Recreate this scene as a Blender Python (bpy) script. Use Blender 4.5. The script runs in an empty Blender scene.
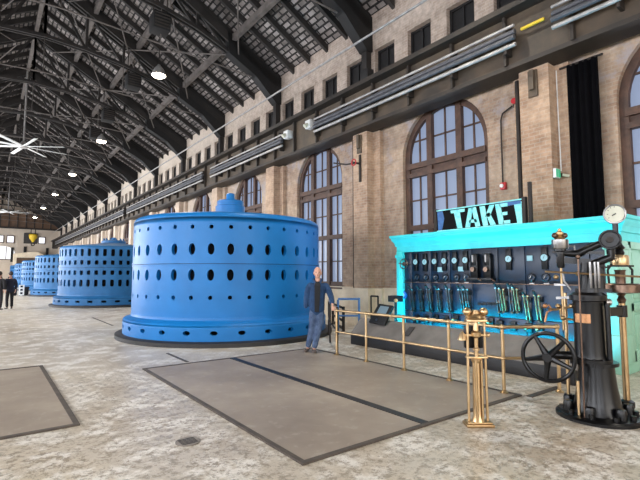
import bpy, bmesh, math, random
from mathutils import Vector, Matrix, Euler
from math import sin, cos, pi, radians, atan2, hypot
random.seed(7)
S = bpy.context.scene
COL = S.collection

# ------------------------------------------------------------------ camera
H = 1.6; FPX = 440.0
d0 = Vector((-15 - 320, 240 - 275, FPX)).normalized()
YAW = math.asin(-d0.x); PIT = math.asin(-d0.y / cos(YAW))
FW = Vector((sin(YAW) * cos(PIT), cos(YAW) * cos(PIT), sin(PIT)))
RT = Vector((cos(YAW), -sin(YAW), 0)); UP = RT.cross(FW)
CP = Vector((0, 0, H))
cam = bpy.data.cameras.new('camera'); cam.sensor_width = 36; cam.lens = FPX / 640 * 36
cam.clip_start = .05; cam.clip_end = 300
co = bpy.data.objects.new('camera', cam); COL.objects.link(co)
co.location = CP; co.rotation_euler = (pi / 2 + PIT, 0, -YAW); S.camera = co
def ray(x, y): return FW * FPX + RT * (x - 320) + UP * (240 - y)
def onx(x, y, X): r = ray(x, y); return CP + r * (X / r.x)
def ony(x, y, Y): r = ray(x, y); return CP + r * (Y / r.y)
def onz(x, y, z=0): r = ray(x, y); return CP + r * ((z - H) / r.z)
def ond(x, y, d): r = ray(x, y); return CP + r * (d / hypot(r.x, r.y))

# ------------------------------------------------------------------ materials
def lin(c): return tuple(((v / 255) / 12.92 if v / 255 <= .04045 else ((v / 255 + .055) / 1.055) ** 2.4) for v in c)
def newmat(name):
    m = bpy.data.materials.new(name); m.use_nodes = True
    nt = m.node_tree; b = nt.nodes['Principled BSDF']; return m, nt, b
def N(nt, t, **kw):
    n = nt.nodes.new(t)
    for k, v in kw.items():
        if k in n.inputs: n.inputs[k].default_value = v
        else: setattr(n, k, v)
    return n
def ramp(nt, fac, stops):
    r = nt.nodes.new('ShaderNodeValToRGB'); e = r.color_ramp.elements
    while len(e) < len(stops): e.new(.5)
    for i, (p, c) in enumerate(stops):
        e[i].position = p; e[i].color = (*c, 1) if len(c) == 3 else c
    nt.links.new(fac, r.inputs['Fac']); return r.outputs['Color']
def mixc(nt, fac, a, b, mode='MIX'):
    m = nt.nodes.new('ShaderNodeMix'); m.data_type = 'RGBA'; m.blend_type = mode
    for s, v in ((m.inputs[0], fac), (m.inputs[6], a), (m.inputs[7], b)):
        if hasattr(v, 'is_output'): nt.links.new(v, s)
        elif isinstance(v, (int, float)): s.default_value = v
        else: s.default_value = (*v, 1)
    return m.outputs[2]
def coords(nt, kind='Object', scale=(1, 1, 1)):
    t = nt.nodes.new('ShaderNodeTexCoord'); m = nt.nodes.new('ShaderNodeMapping')
    m.inputs['Scale'].default_value = scale
    nt.links.new(t.outputs[kind], m.inputs['Vector']); return m.outputs['Vector']
def noise(nt, vec, scale, detail=4, rough=.6, out='Fac'):
    n = N(nt, 'ShaderNodeTexNoise', Scale=scale, Detail=detail, Roughness=rough)
    nt.links.new(vec, n.inputs['Vector']); return n.outputs[out]
def bump(nt, b, h, strength=.2, dist=.02):
    n = N(nt, 'ShaderNodeBump', Strength=strength, Distance=dist)
    nt.links.new(h, n.inputs['Height']); nt.links.new(n.outputs['Normal'], b.inputs['Normal'])
def pmat(name, c1, c2=None, rough=.5, metal=0, scale=6, bmp=0, coat=0, spec=.5):
    """a surface with a fine mottled tone"""
    m, nt, b = newmat(name)
    c1 = lin(c1); c2 = lin(c2) if c2 else tuple(v * .8 for v in c1)
    v = coords(nt); n = noise(nt, v, scale)
    col = ramp(nt, n, [(.35, c1), (.68, c2)]); nt.links.new(col, b.inputs['Base Color'])
    b.inputs['Roughness'].default_value = rough; b.inputs['Metallic'].default_value = metal
    b.inputs['Coat Weight'].default_value = coat; b.inputs['Specular IOR Level'].default_value = spec
    if bmp: bump(nt, b, n, bmp)
    return m
def emat(name, c, s):
    m, nt, b = newmat(name); c = lin(c)
    b.inputs['Base Color'].default_value = (*(v * .15 for v in c), 1); b.inputs['Emission Color'].default_value = (*c, 1)
    b.inputs['Emission Strength'].default_value = s; b.inputs['Roughness'].default_value = .3
    return m

M = {}
M['blue'] = pmat('blue_enamel', (16, 112, 180), (12, 103, 168), .42, 0, 1.2, 0, 0, .35)
M['blue2'] = pmat('blue_enamel_dusty', (36, 100, 152), (28, 88, 136), .5, 0, 1.5, 0, 0, .3)
M['inside'] = pmat('dark_interior', (14, 15, 18), (8, 8, 10), .9)
M['blackrub'] = pmat('black_base_paint', (38, 36, 36), (26, 25, 25), .55)
M['black'] = pmat('black_enamel', (7, 7, 8), (5, 5, 6), .3, 0, 4, 0, 0, .35)
M['blackm'] = pmat('black_matt', (24, 23, 24), (16, 16, 17), .7)
M['iron'] = pmat('dark_iron', (52, 44, 38), (34, 30, 28), .65, .2, 3)
M['rod'] = pmat('dusty_grey_steel', (110, 104, 100), (84, 78, 75), .7, 0, 3)
M['truss'] = pmat('sooty_steel', (50, 46, 44), (34, 31, 30), .75, 0, 2)
M['girder'] = pmat('girder_paint', (96, 82, 66), (62, 55, 48), .6, .1, 1.3)
M['girderdk'] = pmat('girder_flange', (58, 50, 43), (38, 35, 33), .6, .1, 1.3)
M['brass'] = pmat('polished_brass', (208, 180, 140), (188, 158, 116), .34, 1, 4)
M['brassd'] = pmat('aged_brass', (184, 156, 116), (158, 130, 94), .38, 1, 4)
M['bronze'] = pmat('brown_bronze', (120, 98, 84), (86, 70, 60), .3, .9, 9)
M['steel'] = pmat('bright_steel', (160, 158, 156), (120, 119, 118), .3, 1, 9)
M['copper'] = pmat('copper_plate', (196, 146, 104), (160, 112, 78), .4, .7, 20)
M['wood'] = pmat('brown_window_timber', (88, 62, 48), (62, 44, 36), .6, 0, 5, .1)
M['green'] = pmat('sea_green_paint', (140, 188, 164), (130, 178, 154), .5, 0, 3)
M['greenlit'] = pmat('green_paint_cyan_lit', (60, 204, 202), (52, 190, 190), .5, 0, 3)  # the sea-green paint with the cyan light on it put into the colour
M['slate'] = pmat('blue_slate', (14, 32, 50), (9, 22, 36), .36, 0, 2.5)
M['white'] = pmat('white_enamel', (226, 228, 226), (212, 214, 214), .4)
M['dialb'] = pmat('pale_dial_face', (196, 196, 178), (182, 182, 164), .5)
M['grey'] = pmat('grey_board', (122, 116, 110), (104, 99, 94), .7, 0, 3)
M['greyd'] = pmat('dark_grey_strip', (66, 63, 62), (54, 52, 51), .7)
M['curbblk'] = pmat('black_kerb', (28, 28, 31), (20, 20, 22), .5)
M['pipe'] = pmat('silver_conduit', (176, 174, 172), (140, 138, 138), .5, .4, 5)
M['piped'] = pmat('grey_conduit', (86, 88, 94), (66, 68, 74), .55, .3, 5)
M['drain'] = pmat('worn_drain_iron', (140, 132, 122), (112, 104, 96), .6)
M['red'] = pmat('red_plastic', (190, 36, 44), (168, 30, 38), .4)
M['yellow'] = pmat('yellow_paint', (226, 190, 40), (206, 170, 34), .5)
M['curtain'] = pmat('black_cloth', (11, 11, 14), (8, 8, 10), .95, spec=.05)
M['shutter'] = pmat('black_shutter', (30, 29, 30), (20, 20, 22), .6)
M['cream'] = pmat('cream_render', (236, 220, 194), (216, 198, 170), .8, 0, 2.5, .1)
M['skin'] = pmat('skin', (206, 158, 136), (194, 146, 124), .55, 0, 14)
M['jacket'] = pmat('blue_jacket_cloth', (32, 66, 104), (24, 52, 86), .85, 0, 12, .2)
M['shirt'] = pmat('black_shirt_cloth', (32, 33, 36), (24, 25, 28), .9, 0, 14)
M['jeans'] = pmat('faded_denim', (84, 102, 130), (50, 68, 98), .9, 0, 9, .2)
M['shoe'] = pmat('brown_shoe', (92, 78, 68), (60, 54, 52), .6, 0, 9)
M['navycl'] = pmat('navy_cloth', (30, 34, 54), (22, 25, 42), .9)
M['darkcl'] = pmat('dark_cloth', (30, 28, 32), (22, 21, 24), .9)
M['hair'] = pmat('brown_hair', (58, 44, 36), (40, 30, 26), .7, 0, 20)
M['steelfloor'] = pmat('dark_channel_steel', (88, 78, 68), (66, 58, 52), .6, .1, 5)
M['bluefr'] = pmat('blue_pipe_paint', (62, 104, 150), (50, 90, 134), .4)
M['plank'] = pmat('brown_boarding', (100, 74, 54), (72, 54, 42), .7, 0, .8)
M['lampglass'] = emat('lit_lamp', (255, 240, 214), 28)
M['screen'] = emat('lit_screen', (150, 176, 190), .4)
M['gaugeglow'] = emat('white_face_added_glow', (170, 222, 232), .55)  # white faces and plates, brightened by emission put into them
M['pane'] = emat('window_daylight', (168, 184, 216), .52)
M['paneL'] = emat('window_daylight_south', (236, 240, 255), 9)
M['panefar'] = emat('window_daylight_far', (250, 250, 255), 1.1)
M['exitg'] = emat('lit_exit_sign', (60, 190, 140), .7)
M['signlit'] = pmat('sign_letter_cyan_lit', (150, 236, 232), (96, 206, 214), .4, 0, 9)  # pale letters and frame, cyan tint of the light put into the colour
M['signdk'] = pmat('sign_dark_letter', (8, 9, 12), (5, 6, 8), .8, 0, 5, spec=.2)
M['signbl'] = pmat('sign_blue', (40, 110, 176), (26, 70, 130), .4, 0, 7)

# brick
def brickmat(name, a, b_, mort, stain, sc=1.0, wash=None):
    m, nt, b = newmat(name)
    t = nt.nodes.new('ShaderNodeTexCoord'); s = nt.nodes.new('ShaderNodeSeparateXYZ')
    g = nt.nodes.new('ShaderNodeNewGeometry')
    nt.links.new(g.outputs['Position'], s.inputs[0])
    ad = N(nt, 'ShaderNodeMath', operation='ADD'); nt.links.new(s.outputs[0], ad.inputs[0]); nt.links.new(s.outputs[1], ad.inputs[1])
    c = nt.nodes.new('ShaderNodeCombineXYZ'); nt.links.new(ad.outputs[0], c.inputs[0]); nt.links.new(s.outputs[2], c.inputs[1])
    br = N(nt, 'ShaderNodeTexBrick', Scale=sc)
    for k, v in (('Color1', (*lin(a), 1)), ('Color2', (*lin(b_), 1)), ('Mortar', (*lin(mort), 1)), ('Mortar Size', .012), ('Brick Width', .24), ('Row Height', .085), ('Bias', 0.0), ('Mortar Smooth', .3)):
        br.inputs[k].default_value = v
    nt.links.new(c.outputs[0], br.inputs['Vector'])
    n1 = noise(nt, g.outputs['Position'], .9, 6, .65); n2 = noise(nt, g.outputs['Position'], 5, 5, .7)
    f1 = ramp(nt, n1, [(.42, (0, 0, 0)), (.66, (.75, .75, .75))])
    col = mixc(nt, f1, br.outputs['Color'], lin(stain))
    f2 = ramp(nt, n2, [(.35, (.72, .70, .68)), (.65, (1.1, 1.08, 1.05))])
    col = mixc(nt, 1.0, col, f2, 'MULTIPLY')
    if wash:
        n3 = noise(nt, g.outputs['Position'], 1.7, 7, .7)
        f3 = ramp(nt, n3, [(.5, (0, 0, 0)), (.62, (.85, .85, .85))])
        # old whitewash clings to the top of the bays
        mr = N(nt, 'ShaderNodeMapRange'); mr.inputs[1].default_value = 3.9; mr.inputs[2].default_value = 5.6
        nt.links.new(s.outputs[2], mr.inputs[0])
        mm = N(nt, 'ShaderNodeMath', operation='MULTIPLY'); nt.links.new(f3, mm.inputs[0]); nt.links.new(mr.outputs[0], mm.inputs[1])
        col = mixc(nt, mm.outputs[0], col, lin(wash))
    # far bays paled in the colour, as if washed out by light
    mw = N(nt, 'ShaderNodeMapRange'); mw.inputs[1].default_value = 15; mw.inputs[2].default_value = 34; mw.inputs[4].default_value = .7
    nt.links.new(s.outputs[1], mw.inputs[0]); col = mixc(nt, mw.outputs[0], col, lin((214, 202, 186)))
    nt.links.new(col, b.inputs['Base Color']); b.inputs['Roughness'].default_value = .85
    bump(nt, b, br.outputs['Fac'], -.35, .01)
    return m
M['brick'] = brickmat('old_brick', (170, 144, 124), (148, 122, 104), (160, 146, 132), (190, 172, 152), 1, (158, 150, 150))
M['brickp'] = brickmat('pilaster_brick', (178, 148, 124), (158, 128, 106), (172, 154, 138), (194, 170, 146), 1)
M['plaster'] = brickmat('pale_upper_brick', (182, 166, 154), (164, 148, 136), (186, 174, 164), (200, 188, 178), 1)

# floor concrete
def concrete():
    m, nt, b = newmat('worn_concrete'); v = coords(nt)
    g = N(nt, 'ShaderNodeNewGeometry').outputs['Position']
    big = noise(nt, g, .35, 5, .6); mid = noise(nt, g, 2.2, 8, .72); fine = noise(nt, g, 14, 6, .7)
    base = ramp(nt, big, [(.32, lin((164, 148, 126))), (.5, lin((188, 177, 160))), (.7, lin((202, 188, 164)))])
    scuff = ramp(nt, mid, [(.48, (0, 0, 0)), (.58, (.8, .8, .8))])
    col = mixc(nt, scuff, base, lin((226, 221, 212)))
    dirt = ramp(nt, fine, [(.52, (1, 1, 1)), (.72, (.62, .58, .5))])
    # the scuffed apron in front of the machines
    sx = nt.nodes.new('ShaderNodeSeparateXYZ'); nt.links.new(g, sx.inputs[0])
    ap = N(nt, 'ShaderNodeMapRange'); ap.inputs[1].default_value = 9.6; ap.inputs[2].default_value = 7.4
    ap.inputs[3].default_value = 0; ap.inputs[4].default_value = 1
    nt.links.new(sx.outputs[1], ap.inputs[0])
    col2 = mixc(nt, 1.0, col, dirt, 'MULTIPLY')
    pit = noise(nt, g, 9, 9, .85)
    pf = ramp(nt, pit, [(.5, (0, 0, 0)), (.56, (.85, .85, .85))])
    col2 = mixc(nt, pf, col2, lin((134, 122, 104)))
    col = mixc(nt, ap.outputs[0], col, col2)
    nt.links.new(col, b.inputs['Base Color'])
    rr = ramp(nt, mid, [(.35, (.28, .28, .28)), (.7, (.55, .55, .55))]); nt.links.new(rr, b.inputs['Roughness'])
    bump(nt, b, fine, .06, .01); return m
M['floor'] = concrete()
def hatchmat():
    m, nt, b = newmat('worn_cover_plate'); g = N(nt, 'ShaderNodeNewGeometry').outputs['Position']
    n = noise(nt, g, .9, 6, .6); n2 = noise(nt, g, 6, 5, .65)
    c = ramp(nt, n, [(.3, lin((132, 119, 106))), (.55, lin((150, 137, 122))), (.75, lin((170, 157, 140)))])
    c = mixc(nt, ramp(nt, n2, [(.56, (0, 0, 0)), (.75, (.3, .3, .3))]), c, lin((196, 188, 174)))
    nt.links.new(c, b.inputs['Base Color']); b.inputs['Roughness'].default_value = .5; return m
M['hatch'] = hatchmat()
def roofmat():
    m, nt, b = newmat('sooty_roof_boards'); g = N(nt, 'ShaderNodeNewGeometry').outputs['Position']
    s = nt.nodes.new('ShaderNodeSeparateXYZ'); nt.links.new(g, s.inputs[0])
    c = nt.nodes.new('ShaderNodeCombineXYZ'); nt.links.new(s.outputs[1], c.inputs[0]); nt.links.new(s.outputs[0], c.inputs[1])
    br = N(nt, 'ShaderNodeTexBrick', Scale=1.0)
    for k, v in (('Color1', (*lin((176, 168, 164)), 1)), ('Color2', (*lin((104, 97, 93)), 1)), ('Mortar', (*lin((30, 28, 27)), 1)), ('Mortar Size', .035), ('Brick Width', .382), ('Row Height', .2), ('Bias', -.1)):
        br.inputs[k].default_value = v
    nt.links.new(c.outputs[0], br.inputs['Vector'])
    n = noise(nt, g, 1.1, 5, .7)
    col = mixc(nt, 1.0, br.outputs['Color'], ramp(nt, n, [(.3, (.26, .24, .23)), (.62, (1.0, 1.0, 1.0))]), 'MULTIPLY')
    nt.links.new(col, b.inputs['Base Color']); b.inputs['Roughness'].default_value = .8; return m
M['roof'] = roofmat()

# ------------------------------------------------------------------ mesh builder
def wloc(o):
    v = Vector((0, 0, 0))
    while o: v += o.location; o = o.parent
    return v
class MB:
    def __init__(s): s.b = bmesh.new()
    def face(s, pts):
        vs = [s.b.verts.new(p) for p in pts]
        try: return s.b.faces.new(vs)
        except ValueError: return None
    def box(s, c, d, rot=None):
        hx, hy, hz = d[0] / 2, d[1] / 2, d[2] / 2; c = Vector(c)
        R = Euler(rot).to_matrix() if rot else Matrix.Identity(3)
        v = [s.b.verts.new(c + R @ Vector((sx * hx, sy * hy, sz * hz))) for sx in (-1, 1) for sy in (-1, 1) for sz in (-1, 1)]
        for f in ((0, 1, 3, 2), (4, 6, 7, 5), (0, 4, 5, 1), (2, 3, 7, 6), (0, 2, 6, 4), (1, 5, 7, 3)):
            s.b.faces.new([v[i] for i in f])
        return s
    def bb(s, x0, x1, y0, y1, z0, z1): return s.box(((x0 + x1) / 2, (y0 + y1) / 2, (z0 + z1) / 2), (abs(x1 - x0), abs(y1 - y0), abs(z1 - z0)))
    def beam(s, p, q, w, h):
        """rectangular bar between two points, h measured in the upright direction"""
        p = Vector(p); q = Vector(q); t = (q - p).normalized()
        u = t.cross(Vector((0, 0, 1)))
        u = Vector((1, 0, 0)) if u.length < 1e-4 else u.normalized()
        v = u.cross(t)
        r = []
        for e in (p, q): r.append([s.b.verts.new(e + u * a * w / 2 + v * c * h / 2) for a, c in ((-1, -1), (1, -1), (1, 1), (-1, 1))])
        for i in range(4): s.b.faces.new((r[0][i], r[0][(i + 1) % 4], r[1][(i + 1) % 4], r[1][i]))
        s.b.faces.new(r[0][::-1]); s.b.faces.new(r[1]); return s
    def tube(s, pts, r, n=10, closed=False):
        pts = [Vector(p) for p in pts]; rings = []
        k = len(pts); rs = r if isinstance(r, (list, tuple)) else [r] * k
        up = None
        for i, p in enumerate(pts):
            a = pts[(i - 1) % k] if (closed or i > 0) else p; c = pts[(i + 1) % k] if (closed or i < k - 1) else p
            t = (c - a).normalized()
            if up is None:
                up = t.orthogonal().normalized()
            u = (up - t * up.dot(t)); u = u.normalized() if u.length > 1e-5 else t.orthogonal().normalized()
            up = u; w = t.cross(u)
            rings.append([s.b.verts.new(p + (u * cos(2 * pi * j / n) + w * sin(2 * pi * j / n)) * rs[i]) for j in range(n)])
        m = k if closed else k - 1
        for i in range(m):
            A, B = rings[i], rings[(i + 1) % k]
            for j in range(n): s.b.faces.new((A[j], A[(j + 1) % n], B[(j + 1) % n], B[j]))
        if not closed: s.b.faces.new(rings[0][::-1]); s.b.faces.new(rings[-1])
        return s
    def cyl(s, p, q, r, n=16, r2=None): return s.tube([p, q], [r, r if r2 is None else r2], n)
    def torus(s, c, axis, R, r, n=36, m=10):
        axis = Vector(axis).normalized(); u = axis.orthogonal().normalized(); w = axis.cross(u); c = Vector(c)
        return s.tube([c + (u * cos(2 * pi * i / n) + w * sin(2 * pi * i / n)) * R for i in range(n)], r, m, True)
    def lathe(s, prof, c=(0, 0, 0), n=32, axis=(0, 0, 1)):
        axis = Vector(axis).normalized()
        if abs(axis.z) > .999: u = Vector((1, 0, 0)); w = Vector((0, 1, 0))
        else: u = axis.orthogonal().normalized(); w = axis.cross(u)
        c = Vector(c); rings = []
        for r, z in prof:
            if r < 1e-5: rings.append([s.b.verts.new(c + axis * z)])
            else: rings.append([s.b.verts.new(c + axis * z + (u * cos(2 * pi * j / n) + w * sin(2 * pi * j / n)) * r) for j in range(n)])
        for A, B in zip(rings, rings[1:]):
            for j in range(n):
                k = (j + 1) % n
                if len(A) == 1 and len(B) == 1: continue
                if len(A) == 1: s.b.faces.new((A[0], B[k], B[j]))
                elif len(B) == 1: s.b.faces.new((A[j], A[k], B[0]))
                else: s.b.faces.new((A[j], A[k], B[k], B[j]))
        if len(rings[0]) > 1: s.b.faces.new(rings[0][::-1])
        if len(rings[-1]) > 1: s.b.faces.new(rings[-1])
        return s
    def sphere(s, c, r, n=16, sc=(1, 1, 1)):
        prof = [(sin(pi * i / (n // 2)) * 1.0, -cos(pi * i / (n // 2))) for i in range(n // 2 + 1)]
        start = len(s.b.verts); s.lathe([(max(a, 0) if 0 < i < n // 2 else 0, z) for i, (a, z) in enumerate(prof)], (0, 0, 0), n)
        s.b.verts.ensure_lookup_table()
        for v in s.b.verts[start:]:
            v.co = Vector(c) + Vector((v.co.x * r * sc[0], v.co.y * r * sc[1], v.co.z * r * sc[2]))
        return s
    def prism(s, poly, vec):
        """closed polygon (3-D points) pushed along vec"""
        vec = Vector(vec); a = [s.b.verts.new(p) for p in poly]; b = [s.b.verts.new(Vector(p) + vec) for p in poly]
        s.b.faces.new(a[::-1]); s.b.faces.new(b)
        for i in range(len(a)):
            j = (i + 1) % len(a); s.b.faces.new((a[i], a[j], b[j], b[i]))
        return s
    def xf(s, mat): bmesh.ops.transform(s.b, matrix=mat, verts=s.b.verts); return s
    def islands(s):
        b = s.b; b.verts.index_update(); seen = set(); out = []
        for v in b.verts:
            if v in seen: continue
            st = [v]; seen.add(v); isl = []
            while st:
                q = st.pop(); isl.append(q)
                for e in q.link_edges:
                    o = e.other_vert(q)
                    if o not in seen: seen.add(o); st.append(o)
            m = MB(); mp = {q: m.b.verts.new(q.co) for q in isl}
            for f in {f for q in isl for f in q.link_faces}: m.b.faces.new([mp[q] for q in f.verts])
            out.append(m)
        return out
    def build(s, name, mat, parent=None, smooth=True, bevel=0, weld=False, ang=35, norm=True, each=False):
        b = s.b
        if each:
            for m in s.islands(): o = m.build(name, mat, parent, smooth, bevel, weld, ang, norm)
            return o
        if weld: bmesh.ops.remove_doubles(b, verts=b.verts, dist=1e-4)
        if norm: bmesh.ops.recalc_face_normals(b, faces=b.faces)
        if bevel:
            ed = [e for e in b.edges if len(e.link_faces) == 2 and e.calc_face_angle(0) > .6]
            bmesh.ops.bevel(b, geom=ed, offset=bevel, segments=2, affect='EDGES', profile=.5)
        if parent: off = wloc(parent)
        else:
            xs = [v.co.x for v in b.verts]; ys = [v.co.y for v in b.verts]; zs = [v.co.z for v in b.verts]
            off = Vector(((min(xs) + max(xs)) / 2, (min(ys) + max(ys)) / 2, min(zs)))
        bmesh.ops.translate(b, verts=b.verts, vec=-off)
        me = bpy.data.meshes.new(name); b.to_mesh(me); b.free()
        if smooth:
            for p in me.polygons: p.use_smooth = True
            me.set_sharp_from_angle(angle=radians(ang))
        mats = mat if isinstance(mat, (list, tuple)) else [mat]
        for k in mats: me.materials.append(M[k] if isinstance(k, str) else k)
        o = bpy.data.objects.new(name, me); COL.objects.link(o)
        if parent: o.parent = parent
        else: o.location = off
        return o
def tag(o, label, cat, group=None, kind=None):
    o['label'] = label; o['category'] = cat
    if group: o['group'] = group
    if kind: o['kind'] = kind
    return o
def thing(name, label, cat, loc=(0, 0, 0), group=None, kind=None):
    o = bpy.data.objects.new(name, None); COL.objects.link(o); o.location = loc; o.empty_display_size = .2
    return tag(o, label, cat, group, kind)
def struct(o, label=None, cat=None, group=None):
    o['kind'] = 'structure'
    if label: o['label'] = label
    if cat: o['category'] = cat
    if group: o['group'] = group
    return o
def copy_tree(o, parent=None):
    c = o.copy(); COL.objects.link(c)
    if parent: c.parent = parent
    for ch in list(o.children): copy_tree(ch, c)
    return c

# ------------------------------------------------------------------ the hall
WX = 10.0; RX = 1.58; LX = 2 * RX - WX; Y0 = -14.0; Y1 = 90.0
BAY = 5.73; P0 = 4.7                      # pilasters stand at P0 + k*BAY
EZ = 10.35; RZ = 15.15; SL = (RZ - EZ) / (WX - RX)
def roofz(x): return RZ - SL * abs(x - RX)
bays = list(range(-3, 15))                # bay k: from P0+(k-1)*BAY to P0+k*BAY
HW = 1.43; SILL = 1.2; SPR = 5.1; REV = .32

fl = MB().bb(LX - .5, WX + .5, Y0, Y1, -.2, 0).build('floor', 'floor', smooth=False); struct(fl, 'worn pale concrete floor of the long hall', 'floor')

def side_wall(name, X, sgn, label):
    """brick up to the crane girder with arched openings, paler brick above with square openings; sgn=+1: face looks to -x"""
    m = MB(); zt = EZ + .02; zmid = 7.45
    y_lo, y_hi = Y0, Y1
    def q(y0, y1, z0, z1):
        if y1 - y0 > 1e-4: m.face([(X, y0, z0), (X, y1, z0), (X, y1, z1), (X, y0, z1)])
    cur = y_lo; up = []
    for k in bays:
        c = P0 + (k - .5) * BAY
        if c - HW < y_lo or c + HW > y_hi: continue
        a, b = c - HW, c + HW
        q(cur, a, 0, zmid); q(a, b, 0, SILL); cur = b
        n = 20; arc = [(c - HW * cos(pi * i / n), SPR + HW * sin(pi * i / n)) for i in range(n + 1)]
        for (ya, za), (yb, zb) in zip(arc, arc[1:]):
            m.face([(X, ya, za), (X, yb, zb), (X, yb, zmid), (X, ya, zmid)])
        loop = [(a, SILL)] + arc + [(b, SILL)]
        for (ya, za), (yb, zb) in zip(loop, loop[1:] + loop[:1]):
            m.face([(X, ya, za), (X, yb, zb), (X + sgn * REV, yb, zb), (X + sgn * REV, ya, za)])
    q(cur, y_hi, 0, zmid)
    cur = y_lo
    for k in bays:
        for j in range(4):
            c = P0 + (k - 1) * BAY + BAY * (j + .5) / 4; a, b = c - .44, c + .44
            if a < y_lo or b > y_hi: continue
            q(cur, a, zmid, zt); q(a, b, zmid, 7.65); q(a, b, 9.08, zt); cur = b
            for (ya, za), (yb, zb) in (((a, 7.65), (b, 7.65)), ((b, 7.65), (b, 9.08)), ((b, 9.08), (a, 9.08)), ((a, 9.08), (a, 7.65))):
                m.face([(X, ya, za), (X, yb, zb), (X + sgn * .3, yb, zb), (X + sgn * .3, ya, za)])
    q(cur, y_hi, zmid, zt)
    # the outer skin closes the wall
    m.face([(X + sgn * .5, y_lo, 0), (X + sgn * .5, y_hi, 0), (X + sgn * .5, y_hi, zt), (X + sgn * .5, y_lo, zt)])
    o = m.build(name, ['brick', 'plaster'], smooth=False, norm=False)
    for p in o.data.polygons:
        if p.center.z > zmid: p.material_index = 1
    return struct(o, label, 'wall')
side_wall('wall_right', WX, 1, 'brick wall with tall arched windows behind the switchboard')
side_wall('wall_left', LX, -1, 'brick wall with tall arched windows opposite the switchboard')
def gable(name, Y, t, label):
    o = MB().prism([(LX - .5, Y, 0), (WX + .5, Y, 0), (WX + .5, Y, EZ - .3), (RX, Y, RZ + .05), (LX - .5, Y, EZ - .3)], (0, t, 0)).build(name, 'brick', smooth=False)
    return struct(o, label, 'wall')
wb = gable('wall_back', Y1, .4, 'brick end wall far down the hall'); gable('wall_front', Y0 - .4, .4, 'brick end wall behind the viewer')
# cream render band below the sills
bs = MB()
for k in range(-2, 14): bs.bb(WX - .47, WX - .001, P0 + k * BAY - .35, P0 + k * BAY + .35, 0, 1.18).bb(WX - .18, WX - .001, P0 + k * BAY - .64, P0 + k * BAY + .64, 0, 1.18)
bs = bs.bb(WX - .06, WX - .001, Y0, Y1, 0, 1.17).bb(WX - .09, WX, Y0, Y1, 1.17, 1.2).build('baseboard_right', 'cream', smooth=False)
struct(bs, 'cream rendered band along the foot of the brick wall', 'wall base')

# pilasters
npil = 0
for X, s in ((WX, -1), (LX, 1)):
    for k in range(-3, 15):
        y = P0 + k * BAY
        if y < Y0 + .5 or y > Y1 - .5: continue
        npil += 1; w = .33
        m = MB().bb(X + s * .001, X + s * .45, y - w, y + w, 0, 6.22).bb(X + s * .001, X + s * .16, y - .62, y + .62, 0, 6.22)
        o = m.build('trim_%d' % npil, 'brickp', smooth=False); struct(o, 'brick pilaster carrying the crane girder', 'pilaster', 'brick pilasters along the walls')

# windows
def arch_window(n, X, s, c, pane):
    r = thing('window_%d' % n, 'tall arched window with brown timber bars and pale blue panes', 'window', (X + s * .2, c, SILL), 'arched windows along the hall', 'structure')
    x0, x1 = X + s * .12, X + s * .26
    m = MB(); ow, iw = HW - .001, HW - .17
    n_ = 24
    def outline(w): return [(c - w, SILL + (0 if w > iw + .01 else .16))] + [(c - w * cos(pi * i / n_), SPR + w * sin(pi * i / n_)) for i in range(n_ + 1)] + [(c + w, SILL + (0 if w > iw + .01 else .16))]
    A, B = outline(ow), outline(iw)
    k = len(A)
    for i in range(k):
        j = (i + 1) % k
        for x in (x0, x1): m.face([(x, *A[i]), (x, *A[j]), (x, *B[j]), (x, *B[i])])
        m.face([(x0, *B[i]), (x0, *B[j]), (x1, *B[j]), (x1, *B[i])])
    def arch_top(y): return SPR + math.sqrt(max(HW * HW - (y - c) ** 2, 0)) - .05
    for dy in (-.5, .5):
        m.bb(x0 - s * .03, x1, c + dy - .09, c + dy + .09, SILL + .05, arch_top(c + dy))
    for z, h in ((4.86, .14), (4.58, .1), (3.0, .13)):
        m.bb(x0 - s * .05, x1, c - iw - .05, c + iw + .05, z - h / 2 - .02, z + h / 2)
    m.bb(x0 + s * .04, x1, c - iw - .05, c + iw + .05, 4.55, 4.9)
    m.build('window_frame', 'wood', r, smooth=False)
    # glazing bars
    g = MB(); xm = X + s * .2
    for dy in (-1.0, 0, 1.0):
        yb = c + dy * .88 + (0)
        yb = c + (0 if dy == 0 else math.copysign(.92, dy))
        g.bb(xm - .02, xm + .02, yb - .022, yb + .022, SILL + .1, arch_top(yb) - .08)
    for z in (5.62, 3.82, 2.1):
        w = iw if z < SPR else math.sqrt(iw * iw - (z - SPR) ** 2)
        g.bb(xm - .02, xm + .02, c - w, c + w, z - .022, z + .022)
    g.build('glazing_bar', 'wood', r, smooth=False)
    xp = X + s * .235
    p = MB().face([(xp, y, z) for y, z in outline(iw + .02)])
    pm = MB(); pm.prism([(xp, y, z) for y, z in outline(iw + .02)], (s * .02, 0, 0)); pm.build('glass', pane, r, smooth=False)
    sm = MB().bb(X - s * .08, X + s * .12, c - HW - .05, c + HW + .05, SILL - .09, SILL + .03); sm.build('sill', 'wood', r, smooth=False)
nw = 0
for k in bays:
    c = P0 + (k - .5) * BAY
    if c - HW < Y0 + .3 or c + HW > Y1 - .3: continue
    nw += 1; arch_window(nw, WX, 1, c, 'pane')
for k in bays:
    c = P0 + (k - .5) * BAY
    if c - HW < Y0 + .3 or c + HW > Y1 - .3: continue
    nw += 1; arch_window(nw, LX, -1, c, 'paneL')
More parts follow.
